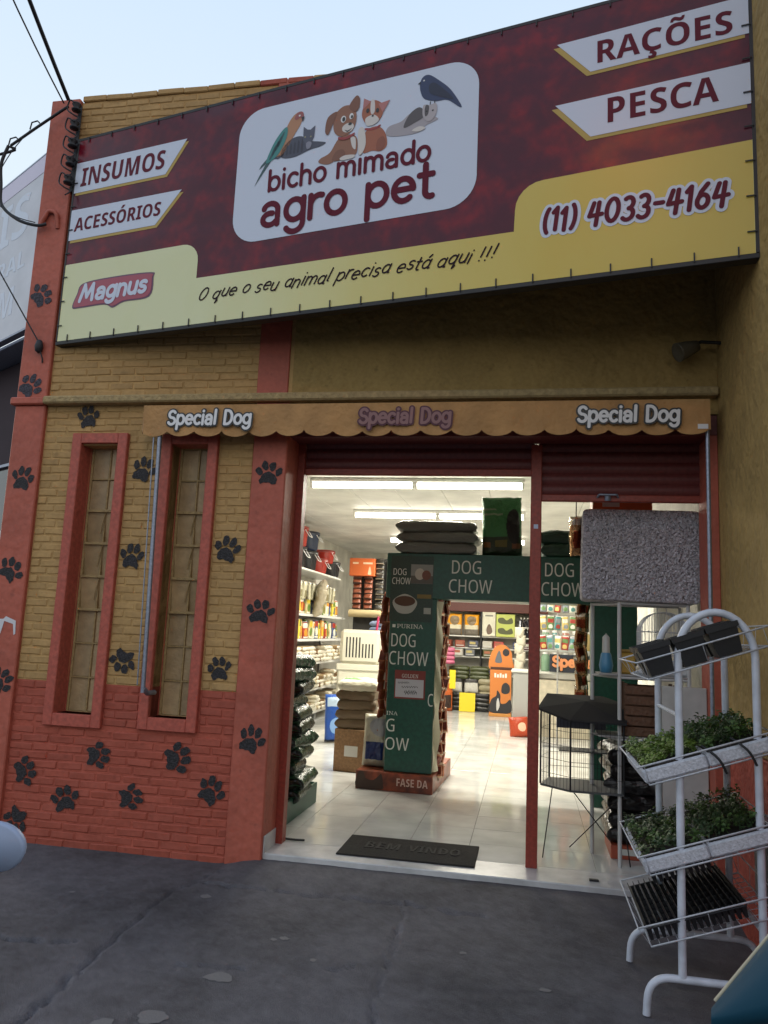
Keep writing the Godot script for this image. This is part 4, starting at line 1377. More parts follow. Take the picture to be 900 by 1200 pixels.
func arch_display() -> void:
	var t := thing("arch_display", "dark green dog food arch display with white lettering inside the doorway", "display stand")
	var gm := mats["display_green"] as Material
	var wh := mat("display_white", [0.72, 0.74, 0.68], 0.5)
	# left pillar, right pillar, beam
	pbox(t, "pillar", gm, -1.345, -0.885, 0.173, 1.83, -2.78, -2.37, 0.006)
	pbox(t, "pillar", gm, 0.60, 1.0, 0.0, 1.83, -2.78, -2.37, 0.006)
	pbox(t, "beam", gm, -1.395, 1.0, 1.832, 2.275, -2.80, -2.365, 0.006)
	# lettering on the beam, pillar
	letters(t, "lettering", "DOG", wh, -0.745, 2.085, 0.285, 0.13, -2.3635, false)
	letters(t, "lettering", "CHOW", wh, -0.77, 1.90, 0.42, 0.13, -2.3635, false)
	letters(t, "lettering", "DOG", wh, 0.15, 2.085, 0.27, 0.13, -2.3635, false)
	letters(t, "lettering", "CHOW", wh, 0.12, 1.90, 0.40, 0.13, -2.3635, false)
	letters(t, "lettering", "PURINA", wh, -1.27, 1.535, 0.26, 0.04, -2.3685, false, true)
	part(t, "emblem", box(0.03, 0.03, 0.002, 0.0), wh, at(-1.30, 1.555, -2.3685))
	letters(t, "lettering", "DOG", wh, -1.32, 1.355, 0.24, 0.125, -2.3685, false)
	letters(t, "lettering", "CHOW", wh, -1.335, 1.18, 0.385, 0.13, -2.3685, false)
	letters(t, "lettering", "INA", wh, -1.338, 0.70, 0.11, 0.035, -2.3685, false, true)
	letters(t, "lettering", "G", wh, -1.335, 0.545, 0.08, 0.12, -2.3685, false)
	letters(t, "lettering", "OW", wh, -1.338, 0.375, 0.23, 0.115, -2.3685, false)
	letters(t, "lettering", "C", wh, -0.94, 0.80, 0.05, 0.12, -2.3685, false)
	# printed panel at the head of the pillar: bowl of food, small picture
	pbox(t, "poster", rich("poster_green", [0.02, 0.055, 0.034], 0.4, texs["g_fine"], 3.0), -1.35, -0.925, 1.60, 2.245, -2.3645, -2.362, 0.0)
	letters(t, "lettering", "DOG", wh, -1.325, 2.055, 0.13, 0.065, -2.361, false)
	letters(t, "lettering", "CHOW", wh, -1.335, 1.965, 0.185, 0.065, -2.361, false)
	part(t, "poster_photo", flat_poly(poly([[0, 0], [0.22, 0], [0.22, 0.19], [0, 0.19]])), wrap_mat("photo_dog", Color(0.55, 0.56, 0.54), [[0.0, 0.6, 1.0, 0.4, Color(0.35, 0.33, 0.3)]], [[0.4, 0.5, 0.22, 0.3, Color(0.75, 0.72, 0.68)], [0.7, 0.55, 0.2, 0.25, Color(0.45, 0.25, 0.18)]]), at(-1.15, 1.975, -2.3605))
	mats["photo_dog"].uv1_scale = Vector3(1.0 / 0.22, 1.0 / 0.19, 1.0)
	part(t, "poster_bowl", flat_poly(smooth_poly([[-1.32, 1.80], [-1.2, 1.87], [-1.08, 1.80], [-1.12, 1.70], [-1.2, 1.675], [-1.28, 1.70]])), mat("bowl_white", [0.45, 0.46, 0.42], 0.5), at(0, 0, -2.3605))
	part(t, "poster_kibble", flat_poly(ellipse(-1.2, 1.80, 0.105, 0.05)), mat("kibble", [0.10, 0.05, 0.03], 0.7), at(0, 0, -2.3595))
	pbox(t, "poster_strip", mat("strip_gold", [0.22, 0.15, 0.03], 0.5), -1.08, -0.94, 1.83, 1.87, -2.3605, -2.3595, 0.0)
	pbox(t, "poster_strip", mat("strip_pale", [0.40, 0.42, 0.38], 0.5), -1.01, -0.94, 1.68, 1.74, -2.3605, -2.3595, 0.0)
	# price notice
	pbox(t, "notice_card", mat("notice_red", [0.24, 0.045, 0.035], 0.6), -1.27, -0.97, 0.86, 1.13, -2.3685, -2.3645, 0.0)
	pbox(t, "notice_paper", mat("notice_paper", [0.58, 0.58, 0.62], 0.8), -1.26, -0.985, 0.875, 1.045, -2.364, -2.3625, 0.0)
	letters(t, "lettering", "GOLDEN", wh, -1.20, 1.06, 0.16, 0.035, -2.3635, false, true)
	for r in [[-1.235, 1.01, 0.11, 0.010, 0.004], [-1.20, 0.97, 0.16, 0.010, 0.004], [-1.17, 0.92, 0.12, 0.022, 0.007]]:
		var sq := []
		for i in 22:
			sq.append(V(r[0] + r[2] * i / 21.0 + 0.004 * sin(i * 2.9), r[1] + r[3] * sin(i * 2.1) + 0.05 * r[2] * i / 21.0))
		var ss := begin()
		add_ribbon(ss, sq, r[4] / 2.0, -2.3615)
		part(t, "scribble", ss.commit(), mats["print_black"])
	# clear film taped round the right edge of the pillar
	var fm := mat("film", [0.42, 0.38, 0.26], 0.25)
	var st := begin()
	add_grid(st, 4, 26, func(u, v): return Vector3(-0.886 + 0.05 * u + 0.012 * sin(v * 23.0 + u * 3.0), 0.19 + 1.62 * v, -2.40 - 0.10 * u + 0.014 * sin(v * 31.0 + u * 5.0)))
	st.generate_normals()
	part(t, "film_edge", st.commit(), fm)
	# orange plinth box under the pillar
	var b := thing("plinth_box", "orange and black printed cardboard plinth under the green pillar", "display base", Vector3(-1.205, 0, -2.92), -0.05)
	var om := rich("plinth_orange", [0.42, 0.085, 0.03], 0.4, grain("g_blotch", 91, 0.02, 0.45, 1.0, 4), 1.2)
	pbox(b, "tray", om, -0.375, 0.375, 0.0, 0.172, -0.55, 0.60, 0.006)
	part(b, "print_shape", flat_poly(smooth_poly([[-0.36, 0.01], [-0.35, 0.15], [-0.30, 0.16], [-0.27, 0.10], [-0.2, 0.09], [-0.15, 0.13], [-0.12, 0.15], [-0.10, 0.06], [-0.12, 0.01]])), mat("print_brown", [0.045, 0.02, 0.012], 0.5), at(0, 0, 0.602))
	letters(b, "lettering", "FASE DA", mat("plinth_pale", [0.60, 0.42, 0.34], 0.5), 0.03, 0.055, 0.30, 0.07, 0.602, true)
	# strips of sachets hanging on the pillar flanks
	sachet_strip("strip of shiny orange sachets hanging on the right of the green pillar", Vector3(-0.845, 0.12, -2.62), 17, 0.1, 0.13, wrap_mat("sachet_orange", Color(0.72, 0.46, 0.34), [[0.0, 0.0, 1.0, 0.25, Color(0.86, 0.76, 0.66)], [0.2, 0.35, 0.6, 0.35, Color(0.42, 0.16, 0.1)], [0.0, 0.8, 1.0, 0.2, Color(0.85, 0.75, 0.62)]], [], 0.2, 0.35))
	sachet_strip("strip of brown sachets hanging on the left of the green pillar", Vector3(-1.42, 0.42, -2.62), 15, 0.07, 0.12, wrap_mat("sachet_brown", Color(0.5, 0.23, 0.11), [[0.0, 0.0, 1.0, 0.2, Color(0.66, 0.38, 0.2)], [0.2, 0.4, 0.6, 0.3, Color(0.45, 0.17, 0.08)]], [], 0.3, 0.1))
	sachet_strip("glittering gold and silver sachet strip hanging under the right end of the beam", Vector3(0.50, 0.90, -2.50), 9, 0.11, 0.17, wrap_mat("sachet_gold", Color(0.78, 0.60, 0.42), [[0.0, 0.0, 1.0, 0.3, Color(0.92, 0.88, 0.8)], [0.2, 0.4, 0.6, 0.3, Color(0.55, 0.24, 0.14)]], [], 0.12, 0.8))
	# bags lying and standing on the beam
	var dm := wrap_mat("bag_dark", Color(0.4, 0.41, 0.39), [[0.0, 0.0, 1.0, 0.1, Color(0.36, 0.37, 0.35)], [0.3, 0.35, 0.4, 0.3, Color(0.32, 0.33, 0.3)]], [], 0.4)
	for k in 3:
		lying("food_sack", ["bottom", "middle", "top"][k] + " dark sack of the pile of three lying on the green beam", "sack", sack(0.84, 0.46, 0.125, 200 + k, 16, 12), dm, Vector3(-0.915 + [0.0, 0.02, -0.01][k], 2.335 + 0.108 * k, -2.58), [0.02, -0.04, 0.05][k], "dark sacks lying on the arch beam")
	var gb := wrap_mat("bag_green", Color(0.22, 0.46, 0.26), [[0.0, 0.62, 1.0, 0.38, Color(0.16, 0.2, 0.11)], [0.1, 0.68, 0.2, 0.08, Color(0.5, 0.3, 0.1)], [0.38, 0.66, 0.2, 0.1, Color(0.4, 0.36, 0.12)], [0.66, 0.7, 0.2, 0.08, Color(0.45, 0.26, 0.12)], [0.12, 0.3, 0.3, 0.03, Color(0.5, 0.55, 0.45)], [0.12, 0.36, 0.4, 0.03, Color(0.5, 0.55, 0.45)]], [[0.7, 0.5, 0.14, 0.2, Color(0.06, 0.07, 0.06)]], 0.35)
	single("food_sack", "green dog food sack standing upright on the beam of the arch", "sack", sack(0.41, 0.60, 0.15, 210, 14, 18), gb, rot(Vector3(-0.275, 2.583, -2.57), Vector3(0, 0.1, 0.03)))
	var g2 := wrap_mat("bag_green_dark", Color(0.12, 0.23, 0.17), [[0.3, 0.3, 0.4, 0.4, Color(0.16, 0.28, 0.2)]], [], 0.4)
	for k in 2:
		lying("food_sack", ["lower", "upper"][k] + " dark green sack lying on the right end of the arch beam", "sack", sack(0.74, 0.44, 0.15, 220 + k, 16, 12), g2, Vector3(0.46 - 0.05 * k, 2.34 + 0.125 * k, -2.58), [0.03, -0.06][k], "dark green sacks on the right of the beam")

func nth(k: int) -> String:
	return ["first", "second", "third", "fourth", "fifth", "sixth", "seventh", "eighth", "ninth", "tenth", "eleventh"][k]

func sachet_strip(label: String, p: Vector3, n: int, w: float, step: float, m: Material) -> void:
	var t := thing("sachet_strip", label, "sachets", p)
	part(t, "hanging_tape", box(0.02, step * n * 0.82 + 0.04, 0.003, 0.0), mat("tape", [0.5, 0.48, 0.4], 0.4), at(0, step * n * 0.4, 0))
	for k in n:
		for c in 2:
			part(t, "sachet", sack(w, step * 1.1, 0.03, 300 + (k + c) % 4, 6, 8, 0.3), m, rot(Vector3(rng.randf_range(-0.015, 0.015) + (c - 0.5) * 0.03, step * 0.8 * (k + 0.6), (0.045 if c == 0 else -0.045)), Vector3(rng.randf_range(-0.3, 0.3), rng.randf_range(-0.6, 0.6) + (0.5 if c == 0 else -0.4), rng.randf_range(-0.25, 0.25))))

# ---------------------------------------------------------------- left side of the shop
func left_goods() -> void:
	# green sack pile just inside the door on its pallet box
	var pb := thing("pallet_box", "dark green pallet box under the pile of green sacks", "pallet box", Vector3(-2.16, 0, -1.14))
	for s in [[-0.36, 0.345, 0.46, 0.48], [-0.36, 0.345, -0.48, -0.46]]:
		pbox(pb, "side", mats["display_green"], s[0], s[1], 0.0, 0.17, s[2], s[3], 0.004)
	pbox(pb, "side", mats["display_green"], 0.345, 0.365, 0.0, 0.17, -0.48, 0.48, 0.004)
	pbox(pb, "side", mats["display_green"], -0.38, -0.36, 0.0, 0.17, -0.48, 0.48, 0.004)
	pbox(pb, "deck", mats["wood_brown"], -0.36, 0.345, 0.02, 0.10, -0.46, 0.46, 0.004)
	for k in 11:
		var v := k % 3
		var gm := wrap_mat("pile_green%d" % v, [Color(0.13, 0.27, 0.18), Color(0.17, 0.3, 0.2), Color(0.12, 0.22, 0.15)][v], [[0.0, 0.0, 1.0, 0.12, Color(0.24, 0.3, 0.22)], [0.25, 0.3, 0.5, 0.3, Color(0.2, 0.27, 0.18)], [0.0, 0.88, 1.0, 0.12, Color(0.07, 0.1, 0.08)]], [], 0.25)
		lying("food_sack", "dark green dog food sack in the pallet box pile, %s from the bottom" % nth(k), "sack", sack(0.78, 0.56, 0.15, 240 + k % 4, 16, 14, 0.2), gm, Vector3(-2.14 + rng.randf_range(-0.05, 0.035) - 0.006 * k, 0.165 + 0.105 * k, -1.12 + rng.randf_range(-0.05, 0.03)), rng.randf_range(-0.12, 0.12), "green sacks piled inside the door", rng.randf_range(-0.06, 0.06))
	# wall shelving
	var t := thing("wall_shelving", "grey steel shelving with packed shelves along the left shop wall", "shelving")
	var gs := mats["grey_shelf"] as Material
	pbox(t, "back_panel", mats["white_wall"], -3.895, -3.87, 0.0, 2.45, -9.2, -4.3, 0.002)
	for y in [0.16, 0.53, 0.95, 1.32, 1.71]:
		pbox(t, "shelf", gs, -3.87, -3.42, y - 0.03, y, -9.1, -4.4, 0.003)
		pbox(t, "price_rail", mat("rail_white", [0.6, 0.6, 0.58], 0.4), -3.4198, -3.41, y - 0.035, y + 0.005, -9.1, -4.4, 0.001)
	pbox(t, "shelf", mat("shelf_white", [0.72, 0.72, 0.68], 0.4), -3.87, -3.40, 2.38, 2.41, -8.6, -4.4, 0.003)
	for z in [-4.42, -5.95, -7.5, -9.08]:
		pbox(t, "upright", gs, -3.868, -3.84, 0.0, 2.4, z - 0.02, z + 0.02, 0.002)
		pbox(t, "leg", gs, -3.47, -3.44, 0.0, 0.13, z - 0.02, z + 0.02, 0.002)
	pbox(t, "hook_bar", gs, -3.44, -3.425, 2.2, 2.215, -8.5, -4.4, 0.002)
	# packets stacked on three shelves
	var pk := []
	for v in 4:
		pk.append(wrap_mat("packet%d" % v, [Color(0.78, 0.72, 0.6), Color(0.68, 0.58, 0.44), Color(0.82, 0.79, 0.7), Color(0.5, 0.38, 0.26)][v], [[0.0, 0.0, 1.0, 0.16, Color(0.9, 0.88, 0.82)], [0.15, 0.3, 0.7, 0.35, [Color(0.5, 0.36, 0.22), Color(0.82, 0.78, 0.66), Color(0.62, 0.5, 0.34), Color(0.74, 0.66, 0.5)][v]], [0.0, 0.86, 1.0, 0.14, Color(0.9, 0.88, 0.82)]], [], 0.3))
	var shelfname := {0.16: "bottom", 0.53: "second", 0.95: "third"}
	for y in [0.16, 0.53, 0.95]:
		for c in 17:
			var z := -5.35 - 0.22 * c
			var v := rng.randi_range(0, 3)
			var high: int = [3, 4, 4, 3][v] if y > 0.9 else [3, 3, 4, 2][v]
			for k in high:
				lying("seed_packet", "small beige packet stacked on the %s shelf of the wall shelving" % shelfname[y], "packet", sack(0.20, 0.28, 0.07, 260 + v, 6, 8, 0.2), pk[v], Vector3(-3.53 + rng.randf_range(-0.02, 0.03), y + 0.035 + 0.062 * k, z + rng.randf_range(-0.01, 0.01)), PI / 2 + rng.randf_range(-0.15, 0.15), "beige packets on the %s shelf" % shelfname[y])
	# standing colourful bags on the upper shelves
	var cols := [Color(0.85, 0.75, 0.25), Color(0.86, 0.85, 0.78), Color(0.4, 0.5, 0.25), Color(0.8, 0.55, 0.2), Color(0.25, 0.3, 0.45), Color(0.75, 0.7, 0.5), Color(0.6, 0.2, 0.15)]
	var words := ["yellow", "white", "olive", "orange", "navy", "cream", "red"]
	for y in [1.71, 1.32]:
		for c in 24:
			var v := (c * 3 + (0 if y > 1.5 else 1)) % 7
			var m := wrap_mat("bag_col%d" % v, cols[v], [[0.0, 0.0, 1.0, 0.12, Color(0.88, 0.87, 0.82)], [0.15, 0.2, 0.7, 0.22, cols[(v + 2) % 7]], [0.2, 0.75, 0.6, 0.08, Color(0.9, 0.9, 0.85)]], [[0.5, 0.58, 0.25, 0.14, cols[(v + 4) % 7]]], 0.3)
			var hh := rng.randf_range(0.24, 0.34)
			single("treat_bag", words[v] + " printed bag standing on the %s wall shelf" % ("upper" if y > 1.5 else "fourth"), "bag", sack(0.16, 0.30, 0.08, 270 + v % 3, 8, 10, 0.2), m, rot(Vector3(-3.52 + rng.randf_range(-0.03, 0.03), y + hh / 2 - 0.01, -5.0 - 0.165 * c), Vector3(rng.randf_range(-0.1, 0.02), PI / 2 + rng.randf_range(-0.3, 0.3), rng.randf_range(-0.06, 0.06)), Vector3(1, hh / 0.30, 1)), "printed bags on the wall shelves")
	# clear bags hanging from the hook bar
	var cb := wrap_mat("clear_bag", Color(0.72, 0.7, 0.6), [[0.1, 0.1, 0.8, 0.2, Color(0.82, 0.8, 0.72)], [0.2, 0.5, 0.6, 0.3, Color(0.5, 0.47, 0.36)]], [], 0.2)
	for c in 12:
		single("hanging_bag", "clear bag of supplies hanging below the top shelf", "bag", sack(0.16, 0.28, 0.06, 280 + c % 3, 8, 10, 0.3), cb, rot(Vector3(-3.44, 2.075, -5.4 - 0.26 * c), Vector3(rng.randf_range(-0.1, 0.1), PI / 2 + rng.randf_range(-0.4, 0.4), rng.randf_range(-0.1, 0.1))), "clear bags hanging under the top shelf")
	single("hanging_sack", "large clear sack slumped from a hook under the top shelf", "bag", sack(0.42, 0.5, 0.16, 288, 10, 12, 0.3), wrap_mat("clear_sack", Color(0.66, 0.62, 0.54), [[0.2, 0.3, 0.6, 0.1, Color(0.8, 0.78, 0.72)]], [], 0.2), rot(Vector3(-3.33, 1.98, -7.0), Vector3(0.2, PI / 2 + 0.3, 0.5)))
	# plastic feed drums stacked on the top shelf
	var rows := [[-5.55, 2.41, "black", 1.0], [-5.55, 2.73, "red", 1.0], [-5.6, 3.0, "blue", 0.55], [-6.15, 2.41, "black", 1.0], [-6.2, 2.73, "red", 1.1], [-6.8, 2.41, "black", 1.0], [-6.85, 2.73, "navy", 1.25], [-7.45, 2.41, "red", 0.8], [-7.9, 2.62, "red", 0.75], [-8.35, 2.41, "black", 0.9]]
	var dc := {"black": [0.015, 0.015, 0.018], "red": [0.36, 0.035, 0.025], "blue": [0.03, 0.10, 0.30], "navy": [0.025, 0.035, 0.07]}
	var where := ["lowest at the door end", "above the first black drum", "topmost at the door end", "second along the shelf", "on the second black drum", "third along the shelf", "on the third black drum", "standing alone past the navy drum", "small, beside the hanging white lid", "last before the orange carton"]
	var i := 0
	for r in rows:
		var d := thing("feed_drum", "%s plastic feed drum on the top shelf, %s" % [r[2], where[i]], "container", Vector3(-3.55, r[1], r[0]), 0.0, "plastic drums on the top shelf")
		i += 1
		var hh: float = 0.31 * minf(r[3], 1.0)
		part(d, "body", lathe([V(0.0, 0.0), V(0.15, 0.0), V(0.165, 0.02), V(0.185, hh - 0.05), V(0.19, hh - 0.045)], 16), mat("drum_" + r[2], dc[r[2]], 0.25))
		part(d, "lid", lathe([V(0.195, hh - 0.05), V(0.198, hh - 0.01), V(0.17, hh), V(0.0, hh)], 16), mat("lid_" + r[2], [dc[r[2]][0] * 0.8 + 0.02, dc[r[2]][1] * 0.8 + 0.02, dc[r[2]][2] * 0.8 + 0.02], 0.3))
		part(d, "handle", tube(bend([Vector3(0.17, hh - 0.06, -0.09), Vector3(0.24, hh - 0.16, -0.09), Vector3(0.24, hh - 0.16, 0.09), Vector3(0.17, hh - 0.06, 0.09)], 0.04), 0.007, 6), mat("handle_white", [0.7, 0.7, 0.7], 0.3))
	# cardboard box with sacks on it, blue sack, white sack on the plinth
	var cbx := thing("cardboard_box", "plain brown carton with a white label beside the plinth", "box", Vector3(-1.84, 0, -3.32), -0.12)
	pbox(cbx, "carton", mats["cardboard"], -0.17, 0.17, 0.0, 0.44, -0.2, 0.2, 0.006)
	pbox(cbx, "label", mat("label_white", [0.6, 0.6, 0.56], 0.7), -0.05, 0.10, 0.16, 0.27, 0.2, 0.2015, 0.0)
	pbox(cbx, "flap_tape", mat("tape_tan", [0.4, 0.28, 0.15], 0.3), -0.03, 0.03, 0.4402, 0.4415, -0.2, 0.2, 0.0)
	var bs := wrap_mat("sack_brown", Color(0.42, 0.35, 0.26), [[0.2, 0.3, 0.6, 0.3, Color(0.48, 0.4, 0.3)]], [], 0.6)
	for k in 4:
		lying("grain_sack", "brown grain sack in the short pile on the carton, %s from the bottom" % nth(k), "sack", sack(0.44, 0.40, 0.13, 250 + k, 12, 12), bs, Vector3(-1.83 + rng.randf_range(-0.02, 0.02), 0.495 + 0.1 * k, -3.33), rng.randf_range(-0.1, 0.1), "brown sacks on the carton")
	lying("grain_sack", "white sack with a green patch on top of the brown sacks", "sack", sack(0.46, 0.42, 0.13, 255, 12, 12), wrap_mat("sack_white_green", Color(0.82, 0.8, 0.72), [], [[0.42, 0.6, 0.22, 0.18, Color(0.3, 0.48, 0.2)]], 0.5), Vector3(-1.82, 0.90, -3.33), 0.1, "")
	single("feed_bag", "bright blue feed bag standing on the floor behind the carton", "bag", sack(0.34, 0.62, 0.2, 256, 12, 16), wrap_mat("bag_blue", Color(0.12, 0.3, 0.62), [[0.2, 0.15, 0.6, 0.18, Color(0.7, 0.78, 0.86)], [0.0, 0.85, 1.0, 0.15, Color(0.1, 0.14, 0.25)]], [[0.5, 0.6, 0.2, 0.12, Color(0.5, 0.65, 0.85)]], 0.35), rot(Vector3(-2.50, 0.32, -5.15), Vector3(0, 0.25, 0.03)))
	single("feed_bag", "white plastic bag with a blue patch leaning on the green pillar", "bag", sack(0.27, 0.50, 0.2, 257, 12, 16, 0.3), wrap_mat("bag_white_blue", Color(0.68, 0.66, 0.58), [[0.2, 0.52, 0.5, 0.24, Color(0.1, 0.16, 0.36)]], [[0.6, 0.3, 0.3, 0.14, Color(0.6, 0.6, 0.6)]], 0.3), rot(Vector3(-1.47, 0.42, -2.62), Vector3(-0.05, 0.15, -0.03)))
	# white plastic kennel
	var kn := thing("pet_kennel", "cream plastic pet kennel with vent slots behind the sacks", "kennel", Vector3(-2.62, 0, -7.0), 0.1)
	var km := mat("kennel_cream", [0.62, 0.60, 0.50], 0.4)
	pbox(kn, "shell", km, -0.36, 0.36, 0.0, 0.95, -0.5, 0.0, 0.03)
	pbox(kn, "top_shell", km, -0.34, 0.30, 0.955, 1.50, -0.5, -0.04, 0.05)
	pbox(kn, "rim", km, -0.37, 0.40, 0.86, 0.96, 0.002, 0.03, 0.01)
	for k in 9:
		var xx := -0.24 + 0.052 * k
		pbox(kn, "vent_slot", mat("slot_dark", [0.03, 0.03, 0.028], 0.9), xx, xx + 0.022, 1.06, (1.38 if k < 5 else 1.28), -0.041, -0.035, 0.0)
	# back left: wood strip, hanging rack of dark packets under an orange carton
	var rk := thing("packet_rack", "black wire rack with an orange header carton at the back left", "rack", Vector3(-2.86, 0, -9.05))
	pbox(rk, "back_board", mat("rack_black", [0.02, 0.02, 0.02], 0.7), -0.40, 0.46, 0.0, 2.85, -0.14, -0.12, 0.003)
	pbox(rk, "header_carton", mat("carton_orange", [0.55, 0.12, 0.03], 0.5), -0.46, 0.02, 2.50, 2.83, -0.11, 0.12, 0.005)
	for r in [[-0.40, 0.11], [-0.2, 0.18]]:
		part(rk, "print_shape", flat_poly(poly([[r[0], 2.72], [r[0] + r[1], 2.72], [r[0] + r[1], 2.755], [r[0], 2.755]])), mat("carton_pale", [0.7, 0.5, 0.35], 0.5), at(0, 0, 0.1215))
	part(rk, "print_shape", flat_poly(smooth_poly([[-0.10, 2.53], [-0.09, 2.62], [-0.07, 2.68], [-0.05, 2.62], [-0.04, 2.53]])), mat("carton_pale", [], 0.5), at(0, 0, 0.1215))
	var pmats := [wrap_mat("pack_black", Color(0.16, 0.15, 0.14), [[0.1, 0.1, 0.8, 0.25, Color(0.3, 0.29, 0.27)], [0.0, 0.9, 1.0, 0.1, Color(0.75, 0.7, 0.62)]]), wrap_mat("pack_copper", Color(0.5, 0.28, 0.2), [[0.0, 0.0, 1.0, 0.2, Color(0.68, 0.5, 0.4)], [0.0, 0.8, 1.0, 0.2, Color(0.2, 0.14, 0.12)]])]
	for c in 4:
		for r in 10:
			if c < 2 and r > 6:
				continue
			single("hanging_packet", ("copper packet hanging on the black rack under the orange carton" if c < 2 else "black packet hanging in the tall columns beside the orange carton"), "packet", sack(0.17, 0.11, 0.06, 290 + r % 3, 6, 6, 0.25), pmats[1 if c < 2 else 0], rot(Vector3(-3.18 + 0.215 * c, 1.93 + 0.095 * r, -9.05 + rng.randf_range(-0.02, 0.03)), Vector3(-0.5, rng.randf_range(-0.15, 0.15), rng.randf_range(-0.08, 0.08))), "packets on the black rack" if c >= 2 else "copper packets on the black rack")
	var dn := 0
	for p in [[-2.98, 1.80, 0.3], [-2.52, 1.78, 0.16]]:
		single("rolled_mat", ["long", "short"][dn] + " tan cushion roll lying on the rack under the dark packets", "cushion", tube([Vector3(-p[2], 0, 0), Vector3(-p[2] + 0.02, 0, 0), Vector3(p[2] - 0.02, 0, 0), Vector3(p[2], 0, 0)], 0.07, 12), mat("cushion_tan", [0.45, 0.36, 0.2], 0.8), at(p[0], p[1], -8.9))
		dn += 1
	for k in 7:
		lying("pet_bed", ("blue grey folded pet bed" if k > 3 else "purple folded pet bed") + " stacked on the rack behind the kennel", "pet bed", sack(0.5, 0.4, 0.11, 295 + k % 2, 10, 8), mat("bed_blue" if k > 3 else "bed_purple", [0.16, 0.2, 0.3] if k > 3 else [0.19, 0.08, 0.24], 0.9), Vector3(-2.6, 1.02 + 0.1 * k, -8.85), rng.randf_range(-0.1, 0.1), "folded pet beds")
	pbox(rk, "bottom_bin", mat("bin_white", [0.6, 0.58, 0.5], 0.5), -0.45, 0.45, 0.0, 0.94, -0.12, 0.4, 0.01)
	single("broom", "magenta broom handle leaning on the stacked pet beds", "broom", tube([Vector3(-2.72, 0.95, -8.5), Vector3(-2.66, 1.75, -8.6)], 0.022, 8), mat("magenta", [0.42, 0.03, 0.10], 0.4), Transform3D.IDENTITY)

